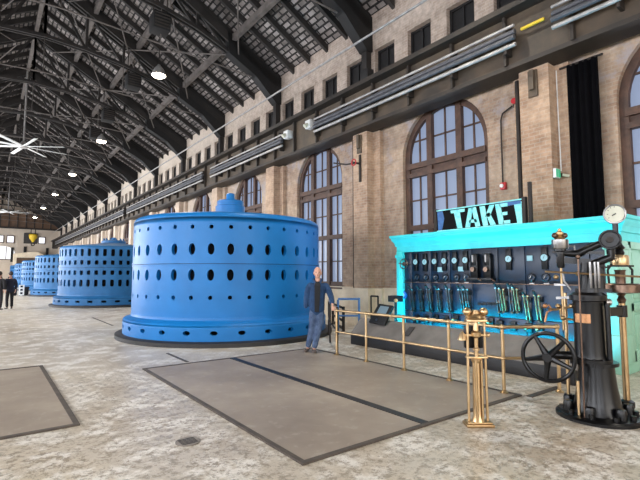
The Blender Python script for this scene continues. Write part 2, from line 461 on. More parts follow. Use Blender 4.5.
# upper shuttered openings
sh = MB(); sh.bb(WX + .2, WX + .26, -.42, .42, 7.66, 9.07)
sh.bb(WX + .14, WX + .2, -.43, -.37, 7.66, 9.07).bb(WX + .14, WX + .2, .37, .43, 7.66, 9.07).bb(WX + .15, WX + .2, -.37, .37, 9.0, 9.07).bb(WX + .15, WX + .2, -.03, .03, 7.66, 9.0)
first = None
for X, s in ((WX, 1), (LX, -1)):
    for k in bays:
        for j in range(4):
            c = P0 + (k - 1) * BAY + BAY * (j + .5) / 4
            if c - .44 < Y0 or c + .44 > Y1: continue
            if s < 0 and not (10 < c < 90) and True: pass
            nw += 1
            if first is None:
                first = sh.build('window_%d' % nw, 'shutter', smooth=False)
                struct(first, 'small square upper opening closed with a black shutter', 'window', 'shuttered openings under the eaves')
                o = first
            else:
                o = first.copy(); COL.objects.link(o); o.name = 'window_%d' % nw
            o.location = (X + s * .2, c, 7.66)
            o.rotation_euler = (0, 0, 0 if s > 0 else pi)

# ------------------------------------------------------------------ roof
ce = MB()
for s in (1, -1):
    xe = RX + s * (WX + .5 - RX); ze = RZ - SL * (WX + .5 - RX)
    ce.prism([(RX, Y0 - .4, RZ), (xe, Y0 - .4, ze), (xe, Y0 - .4, ze + .15), (RX, Y0 - .4, RZ + .15)], (0, Y1 - Y0 + .8, 0))
ce = ce.build('ceiling', 'roof', smooth=False); struct(ce, 'sooty pitched timber roof over the hall', 'ceiling')
rm = MB()
for s in (1, -1):
    xe = RX + s * (WX - RX); rm.prism([(RX, -.06, RZ - .0), (xe, -.06, EZ), (xe, -.06, EZ - .27), (RX, -.06, RZ - .27)], (0, .12, 0))
raf = rm.build('rafter', 'truss', ce, smooth=False)
ys = [P0 + BAY * i / 5 for i in range(-16, 75) if Y0 < P0 + BAY * i / 5 < Y1]
zz = raf.location.copy()
for i, y in enumerate(ys):
    o = raf if i == 0 else raf.copy()
    if i: COL.objects.link(o); o.parent = ce
    o.location = zz + Vector((0, y, 0))
for x in (RX, 3.5, 5.4, 7.7, -.34, -2.24, -4.54):
    z = roofz(x) - .3
    MB().bb(x - .09, x + .09, Y0, Y1, z - .16, z + .1).build('purlin', 'rod', ce, smooth=False)

# trusses
def truss_mesh():
    m = MB(); g = MB(); t = MB()
    for s in (1, -1):
        f = lambda x, z: (RX + s * (x - RX), 0, z)
        def bar(a, b, w=.1, h=.16, mb=m): mb.beam(f(*a), f(*b), w, h)
        top = lambda x: (x, roofz(x) - .5)
        # top chord, double
        for dy in (-.14, .14):
            m.beam(Vector(f(*top(9.9))) + Vector((0, dy, 0)), Vector(f(*top(RX))) + Vector((0, dy, 0)), .1, .34)
        # heel plate
        poly = [(7.4, roofz(7.4) - .3), (9.99, roofz(9.99) - .1), (9.99, 9.05), (9.74, 9.05), (8.75, 9.98), (7.5, 10.62)]
        g.prism([Vector(f(*p)) + Vector((0, -.19, 0)) for p in poly], (0, .38, 0))
        # lower arched chord
        lc = [(7.5, 10.75), (6.2, 11.25), (4.8, 11.6), (3.2, 11.85), (RX, 11.95)]
        for a, b in zip(lc, lc[1:]):
            for dy in (-.1, .1):
                m.beam(Vector(f(*a)) + Vector((0, dy, 0)), Vector(f(*b)) + Vector((0, dy, 0)), .07, .14)
        nodes = [7.5, 6.2, 4.8, 3.2, RX]
        for i in range(1, 5):
            bar(lc[i], top(nodes[i]), .1, .12)
            bar(lc[i - 1] if i > 1 else lc[0], top(nodes[i]), .08, .1)
        bar(lc[3], top(RX), .08, .1)
        # horizontal tie
        t.cyl(f(8.6, 10.0), f(RX, 10.35), .028, 8); t.cyl(f(4.8, 11.6), f(4.8, 10.2), .02, 6); t.cyl(f(RX, 11.95), f(RX, 10.35), .022, 6)
    return m, g, t
r0 = None
ORD = 'first second third fourth fifth sixth seventh eighth ninth tenth eleventh twelfth thirteenth fourteenth fifteenth sixteenth'.split()
for k in range(0, 15):
    y = P0 + k * BAY
    if y < Y0 + .4 or y > Y1 - .4: continue
    if r0 is None:
        r0 = thing('roof_truss', '', 'roof truss', (RX, 0, 9.05), 'steel trusses under the roof')
        m, g, t = truss_mesh()
        m.build('lattice', 'truss', r0, smooth=False); g.build('heel_plate', 'blackm', r0, smooth=False, each=True); t.build('tie_rod', 'rod', r0)
        po = MB()
        for s in (1, -1): po.bb(RX + s * (WX - .02 - RX), RX + s * (WX - .24 - RX), -.12, .12, 7.5, 9.3)
        po.build('wall_post', 'truss', r0, smooth=False, each=True); o = r0
    else: o = copy_tree(r0)
    o.location.y = y
    o['label'] = '%s black steel roof truss with deep heel plates, counting from the pilaster beside the curtain' % ORD[k]
# longitudinal bracing rods under the roof (one per side)
for s, lab in ((1, 'thin pale conduit line above the shuttered openings, passing the truss heels'), (-1, 'thin pale conduit line above the wall opposite the switchboard')):
    x = RX + s * (8.7 - RX)
    tag(MB().cyl((x, Y0, 8.66), (x, Y1 - 4, 8.66), .035, 8).build('conduit_line', 'pipe'), lab, 'conduit')
# cross bracing between trusses on the right slope
for s, lab in ((1, 'diagonal bracing rods under the roof slope above the generators'), (-1, 'diagonal bracing rods under the roof slope opposite the generators')):
    m = MB()
    for k in range(-2, 14):
        y = P0 + k * BAY
        a = lambda x: RX + s * (x - RX)
        m.cyl((a(8), y, roofz(8) - .75), (a(5), y + BAY, roofz(5) - .75), .03, 6); m.cyl((a(5), y, roofz(5) - .85), (a(8), y + BAY, roofz(8) - .85), .03, 6)
        m.cyl((a(5), y, roofz(5) - .8), (a(2.4), y + BAY, roofz(2.4) - .8), .03, 6); m.cyl((a(2.4), y, roofz(2.4) - .9), (a(5), y + BAY, roofz(5) - .9), .03, 6)
    struct(m.build('roof_bracing', 'rod'), lab, 'bracing')

# ------------------------------------------------------------------ crane girders
def girder(X, s, label):
    r = thing('crane_girder', label, 'girder', (X, (Y0 + Y1) / 2, 6.15))
    f = X + s * .28
    MB().bb(f - .02, f + .02, Y0, Y1, 6.3, 7.5).build('web', 'girder', r, smooth=False)
    MB().bb(X - s * .2, X + s * .62, Y0, Y1, 7.45, 7.58).build('top_flange', 'girderdk', r, smooth=False)
    MB().bb(X - s * .25, X + s * .36, Y0, Y1, 6.22, 6.32).build('bottom_flange', 'girderdk', r, smooth=False)
    MB().bb(X + s * .3, X + s * .42, Y0, Y1, 7.58, 7.68).build('rail', 'iron', r, smooth=False)
    st = MB(); y = Y0 + .5
    while y < Y1:
        st.bb(f, f + s * .14, y - .03, y + .03, 6.3, 7.45); y += BAY / 4
    st.build('stiffener', 'girderdk', r, smooth=False)['kind'] = 'stuff'
    return r
girder(9.55, -1, 'brown steel crane girder below the square openings, carrying silver conduits'); girder(RX * 2 - 9.55, 1, 'brown steel crane girder without conduits on the wall opposite the switchboard')
# brown bracket plates on the two near pilasters
for y in (P0, P0 + BAY):
    tag(MB().bb(9.5, 9.565, y - .1, y + .1, 5.55, 6.15).bb(9.44, 9.51, y - .05, y + .05, 5.7, 6.15).build('bearing_bracket', 'girder', smooth=False),
        'brown steel bracket on the pilaster beside the black curtain' if y == P0 else 'brown steel bracket on the pilaster behind the bald man', 'bracket')

# conduit bundles on the girder face
def bundle(y0, y1, label, dz=0):
    r = thing('conduit_bundle', label, 'conduit', (9.1, (y0 + y1) / 2, 6.55), 'silver conduit runs on the crane girder')
    for dx, dz_, rr, mt in ((-.02, .5, .035, 'pipe'), (.0, .36, .06, 'piped'), (-.04, .22, .06, 'piped'), (-.02, .06, .045, 'pipe')):
        MB().cyl((9.02 + dx, y0 + .05 * dz_, 6.58 + dz_ + dz), (9.02 + dx, y1, 6.58 + dz_ + dz), rr, 10).build('pipe', mt, r)
    b = MB(); y = y0 + .25
    while y < y1: b.bb(9.0, 9.24, y - .03, y + .03, 6.5, 7.2); y += 1.43
    b.build('bracket', 'iron', r, smooth=False, each=True)
bundle(-6, 4.0, 'silver conduit run on the girder above the black curtain')
bundle(4.78, 12.2, 'long silver conduit run on the girder above the largest arched window')
bundle(14.3, 21.2, 'silver conduit run on the girder above the round-holed blue generator')
bundle(22.2, 38, 'silver conduit run on the girder above the second blue generator')
bundle(39, 84, 'silver conduit run on the girder towards the far end of the hall')
tag(MB().cyl((9.1, 4.2, 6.97), (9.1, 4.7, 6.97), .035, 10).build('marker_sleeve', 'yellow'), 'yellow sleeve on the conduit above the brick pilaster', 'sleeve')
for y, lab in ((12.55, 'white junction box at the end of the long conduit run over the arched windows'), (14.0, 'white junction box at the end of the conduit run over the round-holed generator')):
    r = thing('junction_box', lab, 'junction box', (9.1, y, 6.8), 'white boxes on the crane girder')
    MB().box((9.08, y, 7.0), (.26, .3, .3)).build('box', 'white', r, bevel=.02); MB().cyl((8.95, y, 6.98), (8.83, y, 6.9), .07, 12).build('lamp_head', 'dialb', r)
    MB().bb(9.18, 9.26, y - .04, y + .04, 6.9, 7.1).build('bracket', 'iron', r)
fbp = onx(367, 75, 9.12)
tag(MB().bb(8.98, 9.26, fbp.y - .17, fbp.y + .17, 7.58, fbp.z + .15).build('floodlight_box', 'blackm', bevel=.02), 'small black box standing on the girder below a roof truss', 'box')

# ------------------------------------------------------------------ wall fittings
def pipe_run(name, pts, r, mat, lab, cat='pipe'): return tag(MB().tube(pts, r, 10).build(name, mat), lab, cat)
pipe_run('downpipe', [(9.7, 10.9, 0), (9.7, 10.9, 6.12)], .045, 'iron', 'thin black downpipe beside the pilaster behind the bald man')
pipe_run('downpipe', [(9.7, 5.16, 0.0), (9.7, 5.16, 6.12)], .05, 'iron', 'black downpipe between the red alarm and the curtain pilaster')
pipe_run('downpipe', [(9.75, P0 + 2 * BAY + .55, 0), (9.75, P0 + 2 * BAY + .55, 6.12)], .06, 'iron', 'black downpipe beside the pilaster rising behind the round-holed generator')
p = onx(503, 186, 9.93)
r = thing('fire_alarm', 'red fire alarm on a black conduit above the TAKE sign', 'alarm', (9.93, p.y, p.z - .08))
MB().box((9.954, p.y, p.z), (.09, .14, .18)).build('alarm_box', 'red', r, bevel=.015); MB().cyl((9.88, p.y, p.z), (9.85, p.y, p.z), .045, 14).build('sounder', 'white', r)
q1 = onx(500, 78, 9.95); q2 = onx(514, 72, 9.95)
MB().tube([(9.93, p.y, p.z + .07), (9.93, p.y, 5.4), (9.93, p.y - .05, 5.55), (9.93, 5.42, 5.66)], .02, 8).build('conduit', 'iron', r)
r = thing('beacon', 'small red beacon lamp under the crane girder beside the downpipe', 'beacon', (9.9, 5.3, 5.62))
MB().cyl((9.95, 5.3, 5.72), (9.78, 5.3, 5.72), .07, 14).build('lens', 'red', r); MB().bb(9.94, 10, 5.2, 5.4, 5.62, 5.82).build('backplate', 'iron', r)
r = thing('wall_valve', 'small red valve with a short pipe high on the pilaster behind the bald man', 'valve', (9.5, 10.4, 5.0))
MB().cyl((9.55, 10.4, 5.2), (9.25, 10.4, 5.2), .03, 10).tube([(9.35, 10.4, 5.2), (9.35, 10.9, 5.25), (9.4, 11.6, 5.45)], .025, 8).build('pipe', 'iron', r); MB().torus((9.25, 10.4, 5.2), (1, 0, 0), .1, .02, 18, 8).build('wheel', 'red', r); MB().bb(9.5, 9.56, 10.36, 10.44, 4.6, 5.5).build('bracket', 'iron', r)
# exit sign on a bracket
p = onx(558, 173, 9.5)
r = thing('exit_sign', 'green and white exit sign on a bracket beside the black curtain', 'exit sign', (9.6, 4.25, 4.0))
zc = p.z
MB().bb(9.42, 9.62, 4.24, 4.30, zc - .1, zc + .1).build('sign_box', 'white', r, bevel=.008)
g = MB().bb(9.43, 9.5, 4.232, 4.24, zc - .085, zc + .085).bb(9.53, 9.61, 4.232, 4.24, zc - .085, zc + .085)
g.build('sign_face', 'exitg', r, smooth=False)
MB().bb(9.62, 10, 4.25, 4.29, zc - .03, zc + .03).build('bracket', 'iron', r); MB().cyl((9.62, 4.2, zc - .03), (9.7, 4.1, zc - .06), .03, 10).build('emergency_lamp', 'dialb', r)
pipe_run('cable', [(9.8, 4.3, zc + .1), (9.84, 4.32, zc + .6), (9.84, 4.33, zc + 1.5), (9.84, 4.33, 6.1)], .012, 'white', 'thin white cable hanging down to the exit sign', 'cable')
# black curtain, with folds
m = MB(); ya, yb = 3.5, 4.1; n = 48; top = 6.1
fr = []
for i in range(n + 1):
    t = i / n; fr.append((9.8 - .03 * sin(t * 2 * pi * 5) - .02 * sin(t * 2 * pi * 2.3), yb + (ya - yb) * t))
bk = [(x + .05, y) for x, y in fr]
for (a, b) in zip(fr, fr[1:]): m.face([(*a, .05), (*b, .05), (*b, top), (*a, top)])
for (a, b) in zip(bk, bk[1:]): m.face([(*a, .05), (*b, .05), (*b, top), (*a, top)])
m.face([(*fr[0], .05), (*bk[0], .05), (*bk[0], top), (*fr[0], top)]); m.face([(*fr[-1], .05), (*bk[-1], .05), (*bk[-1], top), (*fr[-1], top)])
r = thing('curtain', 'tall black curtain hanging against the brick wall', 'curtain', (9.8, 3.84, 0)); m.build('cloth', 'curtain', r, weld=True, ang=80)
MB().cyl((9.82, 3.4, 6.1), (9.82, 4.25, 6.1), .025, 10).build('rod', 'iron', r)

# ------------------------------------------------------------------ generators
def shell(mb, R, z0, z1, rows, thick=.1, n_sub=4):
    """round casing from z0 to z1; rows = (zc, half width angle [m], half height, count, squareness, cell height)"""
    zs = z0
    V = {}
    def P(a, r, z):
        k = (round(a % (2 * pi), 5), round(r, 4), round(z, 4))
        if k not in V: V[k] = mb.b.verts.new((r * cos(a), r * sin(a), z))
        return V[k]
    def F(*v):
        try: mb.b.faces.new(v)
        except ValueError: pass
    def band(za, zb, n=144):
        if zb - za < 1e-3: return
        for i in range(n): F(P(2 * pi * i / n, R, za), P(2 * pi * (i + 1) / n, R, za), P(2 * pi * (i + 1) / n, R, zb), P(2 * pi * i / n, R, zb))
    cur = z0
    for zc, hw, hh, cnt, sq, ch in rows:
        a0 = zc - ch / 2; b0 = zc + ch / 2; band(cur, a0); cur = b0
        da = 2 * pi / cnt; ha = hw / R
        for c in range(cnt):
            ac = (c + .5) * da
            border = []; K = 16
            for i in range(K):
                t = i / K * 4; e = int(t); f = t - e
                u, w = ((-1 + 2 * f, -1), (1, -1 + 2 * f), (1 - 2 * f, 1), (-1, 1 - 2 * f))[e]
                border.append((u, w))
            outer = [P(ac + u * da / 2, R, zc + w * ch / 2) for u, w in border]
            def ell(u, w):
                th = atan2(w, u); cx, cy = cos(th), sin(th)
                if sq > 2:
                    k = (abs(cx) ** sq + abs(cy) ** sq) ** (-1 / sq); cx *= k; cy *= k
                return cx, cy
            el = [ell(u, w) for u, w in border]
            rim = [P(ac + ex * ha, R + .0011, zc + ey * hh) for ex, ey in el]
            inn = [P(ac + ex * ha, R - thick, zc + ey * hh) for ex, ey in el]
            for i in range(K):
                j = (i + 1) % K
                F(outer[i], outer[j], rim[j], rim[i]); F(rim[i], rim[j], inn[j], inn[i])
    band(cur, z1)
def make_generator(kind):
    first_ = kind == 'round'
    r = thing('generator', '', 'generator'); paint = 'blue' if first_ else 'blue2'
    MB().lathe([(2.6, 0), (2.95, 0), (2.95, .09), (2.9, .115), (2.6, .115)], n=96).build('base_ring', 'blackrub', r)
    # skirt
    m = MB()
    if first_: rows = [(.3, .085, .05, 28, 2, .2)]
    else: rows = [(.3, .12, .055, 28, 5, .2)]
    shell(m, 2.77, .115, .44, rows); m.lathe([(2.77, .44), (2.76, .475), (2.73, .5), (2.62, .53), (2.585, .56), (2.575, .62), (2.4, .62)], n=144)
    m.build('skirt', paint, r, weld=True)
    m = MB(); R = 2.57
    if first_: rows = [(1.08, .05, .05, 36, 2, .22), (1.60, .08, .135, 36, 2, .36), (2.2, .08, .135, 36, 2, .36), (2.72, .05, .05, 36, 2, .22)]
    else: rows = [(1.2, .085, .17, 44, 6, .42), (1.72, .085, .11, 44, 6, .34), (2.22, .085, .11, 44, 6, .34), (2.72, .085, .18, 44, 6, .44)]
    shell(m, R, .6, 2.94, rows)
    m.lathe([(R, 2.94), (R - .006, 2.985), (R - .025, 3.03), (R - .06, 3.065), (R - .11, 3.085), (R - .2, 3.1), (1.2, 3.24), (.8, 3.3), (.6, 3.34), (0, 3.34)], n=144)
    m.build('casing', paint, r, weld=True)
    # raised seams
    m = MB()
    for z in ((1.86,) if first_ else (1.97, .75)): m.lathe([(R - .01, z - .05), (R + .012, z - .05), (R + .014, z), (R + .012, z + .05), (R - .01, z + .05)], n=144)
    m.build('seam_band', paint, r)
    m = MB()
    for z in ((1.86,) if first_ else (1.97,)): m.lathe([(R, z - .006), (R + .016, z - .006), (R + .016, z + .006), (R, z + .006)], n=144)
    m.build('joint_line', 'inside', r)
    MB().lathe([(0, .2), (2.3, .2), (2.3, 2.9), (0, 2.9)], n=64).build('rotor', 'inside', r)
    m = MB()
    if first_: m.lathe([(.42, 3.32), (.42, 3.58), (.38, 3.6), (.38, 3.72), (.35, 3.75), (.14, 3.75), (.12, 3.78), (.12, 3.94), (.09, 3.97), (0, 3.97)], n=40)
    else:
        m.lathe([(.62, 3.3), (.62, 3.46), (.5, 3.5), (.12, 3.52), (.1, 3.66), (0, 3.68)], n=40)
        for i in range(12): a = 2 * pi * i / 12; m.bb(.5 * cos(a) - .03, .5 * cos(a) + .03, .5 * sin(a) - .03, .5 * sin(a) + .03, 3.46, 3.6)
    m.build('hub_cap', paint, r)
    return r
g1 = make_generator('round'); g1['label'] = 'large blue generator casing with round and oval holes beside the bald man'; g1.location = (5.6, 11.7, 0); g1['group'] = 'blue generators in a row'
g2 = make_generator('slot'); g2['group'] = g1['group']; g2.location = (5.6, 26.3, 0)
g2['label'] = 'blue generator with rectangular slots, directly behind the round-holed generator'
for i, y in enumerate((40.4, 55.6, 69.8, 83.4)):
    o = copy_tree(g2); o.location = (5.6, y, 0); o.rotation_euler = (0, 0, .2 * i)
    o['label'] = ('blue slotted generator, third in the row of generators', 'small distant blue slotted generator, fourth in the row', 'distant blue slotted generator, fifth in the row', 'blue slotted generator at the far end of the row')[i]

# ------------------------------------------------------------------ floor covers
def cover(x0, x1, y0, y1, lab, strips, nm='floor_cover'):
    r = thing(nm, lab, 'floor cover', ((x0 + x1) / 2, (y0 + y1) / 2, 0))
    MB().bb(x0, x1, y0, y1, 0.0, .012).build('plate', 'hatch', r, smooth=False)
    w = .055; f = MB()
    f.bb(x0 - w, x0, y0 - w, y1 + w, 0, .018).bb(x1, x1 + w, y0 - w, y1 + w, 0, .018).bb(x0, x1, y0 - w, y0, 0, .018).bb(x0, x1, y1, y1 + w, 0, .018)
    f.build('edge_frame', 'steelfloor', r, smooth=False)
    for x in strips: MB().bb(x - .055, x + .055, y0, y1, .012, .02).build('channel_strip', 'curbblk', r, smooth=False)
cover(2.26, 5.7, 3.2, 7.85, 'large brown floor cover beside the brass railing with a dark channel across it', (3.85,))
cover(-3.5, .83, 5.45, 9.2, 'brown floor cover on its own beyond the round drain', ())
tag(MB().bb(5.78, 6.6, 3.02, 3.1, 0, .012).build('channel_strip', 'steelfloor', smooth=False), 'dark channel strip in the floor under the handwheel', 'floor strip', kind='structure')
for y0, y1, x in ((8.05, 9.2, 3.05), (15.2, 18.5, 3.3)):
    tag(MB().bb(x - .03, x + .03, y0, y1, 0, .006).build('floor_joint', 'steelfloor', smooth=False), 'dark joint line in the concrete before the first generator' if y0 < 10 else 'dark joint line in the concrete between two generators', 'floor joint', kind='structure')
p = onz(188, 442)
r = thing('floor_drain', 'round iron drain cover in the scuffed concrete foreground', 'drain cover', (p.x, p.y, 0))
MB().lathe([(.085, 0), (.118, 0), (.118, .008), (.105, .01), (.085, .008)], (p.x, p.y, 0), 28).build('rim', 'drain', r)
m = MB()
for i in range(-2, 3): m.bb(p.x - .08, p.x + .08, p.y + i * .032 - .009, p.y + i * .032 + .009, .003, .01)
m.build('grate', 'greyd', r)

# ------------------------------------------------------------------ switchboard
BX = 8.2; BY0, BY1 = 2.72, 7.62
sb = thing('switchboard', 'long sea-green switchboard cabinet with dark blue slate panels of meters and switches', 'switchboard', (8.6, 5.2, 0))
MB().bb(BX + .12, 9.3, BY0 + .1, BY1 - .1, 0, 2.2).build('carcass', 'green', sb, smooth=False)
MB().bb(BX - .02, 9.34, BY0 + .02, BY1 - .02, 0, .18).build('plinth', 'green', sb, bevel=.01)
# cornice: profile swept round three sides
def cornice(prof, mb):
    loop = []
    for o_, z in prof: loop.append([(9.4, BY0 - o_, z), (BX - o_, BY0 - o_, z), (BX - o_, BY1 + o_, z), (9.4, BY1 + o_, z)])
    for A, B in zip(loop, loop[1:]):
        for i in range(3): mb.face([A[i], A[i + 1], B[i + 1], B[i]])
    mb.face(loop[-1]); mb.face(loop[0]);
    for i in (0, 3): mb.face([l[i] for l in loop])
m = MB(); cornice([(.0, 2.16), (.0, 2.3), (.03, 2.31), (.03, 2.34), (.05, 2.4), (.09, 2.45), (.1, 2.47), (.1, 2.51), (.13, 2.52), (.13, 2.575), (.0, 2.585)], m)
m.build('cornice', 'greenlit', sb, weld=True, ang=20)
for y0, y1, pm_ in ((BY1 - .2, BY1, 'greenlit'), (BY0, BY0 + .24, 'green')):
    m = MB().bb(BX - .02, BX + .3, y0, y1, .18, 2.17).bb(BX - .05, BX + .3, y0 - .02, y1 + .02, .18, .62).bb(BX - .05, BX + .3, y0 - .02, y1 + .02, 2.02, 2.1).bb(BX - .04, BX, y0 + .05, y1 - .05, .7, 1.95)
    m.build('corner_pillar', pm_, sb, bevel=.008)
# panelled green end facing the hall entrance
m = MB().bb(BX + .3, 9.3, BY0 + .04, BY0 + .1, .18, 2.16)
for x0, x1 in ((BX + .3, BX + .42), (9.18, 9.32)): m.bb(x0, x1, BY0, BY0 + .06, .18, 2.16)
for z0, z1 in ((.18, .36), (1.0, 1.14), (2.04, 2.16)): m.bb(BX + .3, 9.32, BY0, BY0 + .06, z0, z1)
for z0, z1 in ((.42, .94), (1.2, 1.98)): m.bb(BX + .5, 9.1, BY0 + .02, BY0 + .06, z0, z1)
m.build('end_panel', 'green', sb, bevel=.008)
# slate panels
edges = [onx(px, 262, BX + .05).y for px in (412, 431, 450, 472, 498, 525, 560, 590)]
edges = [BY1 - .2] + edges + [BY0 + .24]
for a, b in zip(edges, edges[1:]):
    y0, y1 = min(a, b), max(a, b)
    if y1 - y0 < .05: continue
    for z0, z1 in ((.2, .75), (.76, 1.42), (1.43, 2.16)):
        MB().bb(BX + .05, BX + .12, y0 + .006, y1 - .006, z0, z1).build('slate_panel', 'slate', sb, bevel=.006)
FX = BX + .05
def at(px, py): v = onx(px, py, FX); return v.y, v.z
def meter(px, py, black=True, r_=.062):
    y, z = at(px, py)
    f = MB()
    f.cyl((FX, y, z), (FX - .05, y, z), r_ + .02, 20)
    if black: f.bb(FX - .05, FX, y - .055, y + .055, z - .22, z + .2)
    o = f.build('meter', 'black', sb, bevel=.004)
    MB().cyl((FX - .05, y, z), (FX - .056, y, z), r_, 20).build('meter_face', 'gaugeglow', o)
    MB().box((FX - .058, y, z + .01), (.004, .006, .06), (.4, 0, 0)).build('needle', 'black', o)
for px, py in ((416.6, 262), (425.8, 262), (435.4, 261.5), (445, 261), (455.5, 260.6), (466.2, 260.2), (509.5, 259), (545.3, 257.6)): meter(px, py)
def label_plate(px, py, w=.1, h=.1):
    y, z = at(px, py); MB().bb(FX - .03, FX, y - w / 2, y + w / 2, z - h / 2, z + h / 2).build('instrument_plate', 'gaugeglow', sb, bevel=.004)
label_plate(440.6, 269.6, .13, .11); label_plate(461.3, 269, .13, .1); label_plate(530, 258.2, .1, .1)
for px, py in ((417.3, 277.3), (426.2, 277.5), (436, 277.3), (446, 277.5), (457, 277.5), (466.5, 277), (532, 277.5), (546.5, 277.3)):
    y, z = at(px, py); o = MB().lathe([(.075, 0), (.075, .03), (.062, .036), (.062, .03), (0, .03)], (FX, y, z), 22, (-1, 0, 0)).build('dial', 'black', sb)
    MB().cyl((FX - .03, y, z), (FX - .033, y, z), .06, 22).build('dial_face', 'slate', o); MB().box((FX - .05, y, z), (.05, .016, .075), (.5, 0, 0)).build('knob', 'steel', o, bevel=.003)
    MB().bb(FX - .008, FX, y - .05, y + .05, z - .13, z - .105).build('name_tag', 'steel', sb)
# two tall relays
for px in (477, 490):
    y, z = at(px, 268)
    m = MB().bb(FX - .12, FX, y - .085, y + .085, z - .2, z + .26).cyl((FX - .08, y, z + .05), (FX - .08, y, z + .3), .075, 18).bb(FX - .2, FX, y - .13, y + .13, z - .26, z - .2)
    o = m.build('relay', 'black', sb, bevel=.006)
    MB().cyl((FX - .125, y, z - .03), (FX - .18, y, z - .03), .05, 16).build('coil', 'bronze', o); MB().tube([(FX - .13, y - .1, z - .22), (FX - .2, y - .15, z - .22), (FX - .2, y - .22, z - .27)], .012, 8).build('lead', 'bronze', o)
    MB().cyl((FX - .155, y, z + .12), (FX - .16, y, z + .27), .02, 10).build('glass_tube', 'steel', o)
# knife switches: long steel levers on slate bases
def lever(px, py, h=.55, mat='steel', tilt=.25):
    y, z = at(px, py)
    o = MB().bb(FX - .05, FX, y - .05, y + .05, z - h / 2, z - h / 2 + .1).bb(FX - .05, FX, y - .05, y + .05, z + h / 2 - .12, z + h / 2 - .03).bb(FX - .015, FX, y - .04, y + .04, z - h / 2 + .05, z + h / 2 - .08).build('knife_switch', 'black', sb, bevel=.004)
    m = MB()
    for dy in (-.03, .03): m.beam((FX - .06, y + dy, z - h / 2 + .05), (FX - .06 - tilt * .3, y + dy, z + h / 2), .012, .04)
    m.cyl((FX - .06 - tilt * .3, y - .06, z + h / 2), (FX - .06 - tilt * .3, y + .06, z + h / 2), .016, 10)
    m.build('blade', mat, o); MB().cyl((FX - .06 - tilt * .3, y, z + h / 2), (FX - .16 - tilt * .4, y, z + h / 2 + .09), .022, 10).build('handle', 'blackm', o)
    m = MB()
    for k in range(3): m.cyl((FX, y, z - h / 2 + .02 - .0 + k * h / 2.4), (FX - .1, y, z - h / 2 + .02 + k * h / 2.4), .024, 10)
    m.build('terminal', 'bronze', o, each=True)
for px in (414.5, 423, 432, 441, 451.5): lever(px, 300.5, .52, 'steel', .2)
for px in (465, 470): lever(px, 301, .5, 'steel', .3)
for px in (501, 514): lever(px, 300.5, .5, 'steel', .2)
for px in (506, 519.5): lever(px, 301, .46, 'copper', .3)
for px in (530, 541): lever(px, 309, .5, 'copper', .3)
for px, py in ((418, 319), (427, 319), (437, 319), (447, 320), (457, 319), (483, 322), (492, 322), (501, 325), (514, 326), (530, 328), (541, 329)):
    y, z = at(px, py); o = MB().bb(FX - .06, FX, y - .06, y + .06, z - .09, z + .09).build('contactor', 'black', sb, bevel=.006)
    MB().cyl((FX - .06, y, z), (FX - .14, y, z), .02, 10).sphere((FX - .15, y, z), .035, 12).build('knob', 'brassd', o)
for px in (480, 484.5, 490, 494.5):
    y, z = at(px, 304); MB().bb(FX - .015, FX, y - .045, y + .045, z - .025, z + .025).build('slot_cover', 'black', sb)
# brass hand device and the blue roundel at the left end
y, z = at(407, 264); o = MB().lathe([(.03, 0), (.03, .1), (.05, .12), (0, .13)], (FX, y, z), 14, (-1, 0, 0)).build('rotary_switch', 'bronze', sb)
MB().torus((FX - .12, y, z), (1, 0, 0), .12, .012, 20, 8).beam((FX - .12, y - .2, z), (FX - .12, y + .16, z + .02), .02, .02).build('hand_ring', 'bronze', o)
y, z = at(404.3, 294.5); o = MB().cyl((FX, y, z), (FX - .05, y, z), .1, 24).build('roundel', 'signbl', sb); MB().cyl((FX - .05, y, z), (FX - .055, y, z), .05, 20).build('roundel_face', 'gaugeglow', o)
MB().bb(FX - .04, FX, edges[-2] - .3, BY0 + .3, 1.41, 1.44).bb(FX - .04, FX, BY0 + .3, BY1 - .2, 1.415, 1.43).build('panel_rail', 'bronze', sb)

# sign on top of the switchboard
sg = thing('take_sign', 'cyan-lit and black framed sign reading TAKE on top of the switchboard', 'sign', (8.35, 5.4, 2.575))
YA, YB, ZA, ZB = 6.47, 4.36, 2.59, 3.08; SX = 8.3
MB().bb(SX, SX + .05, YB, YA, ZA, ZB).build('sign_board', 'signdk', sg, smooth=False)
m = MB()
for a in ((SX - .02, SX + .06, YB - .03, YA + .03, ZB - .012, ZB + .012), (SX - .02, SX + .06, YB - .03, YA + .03, ZA, ZA + .03)): m.bb(*a)
m.build('frame_rail', 'signlit', sg, smooth=False, each=True)
m = MB()
for y in (YA, YB): m.bb(SX - .025, SX + .07, y - .035, y + .035, ZA, ZB + .04)
m.bb(SX + .0, SX + .06, YB - .14, YB - .08, ZA, ZB + .32); m.build('frame_post', 'iron', sg, smooth=False, each=True)
def plate(name, quad, mat, t=.006):
    """flat paint shape on the sign: u 0..1 left to right, v 0..1 bottom to top"""
    MB().prism([(SX - t, YA + (YB - YA) * u, ZA + .03 + (ZB - ZA - .05) * v) for u, v in quad], (t, 0, 0)).build(name, mat, sg, smooth=False)
plate('blue_patch', [(.03, 0), (.08, 0), (.11, .6), (.09, 1), (.02, 1)], 'signbl', .004)
plate('blue_patch', [(.72, .8), (.97, .86), (.97, 1), (.74, 1)], 'signbl', .004)
plate('light_corner', [(.93, 0), (.985, 0), (.985, .95), (.9, .95)], 'signlit', .003)
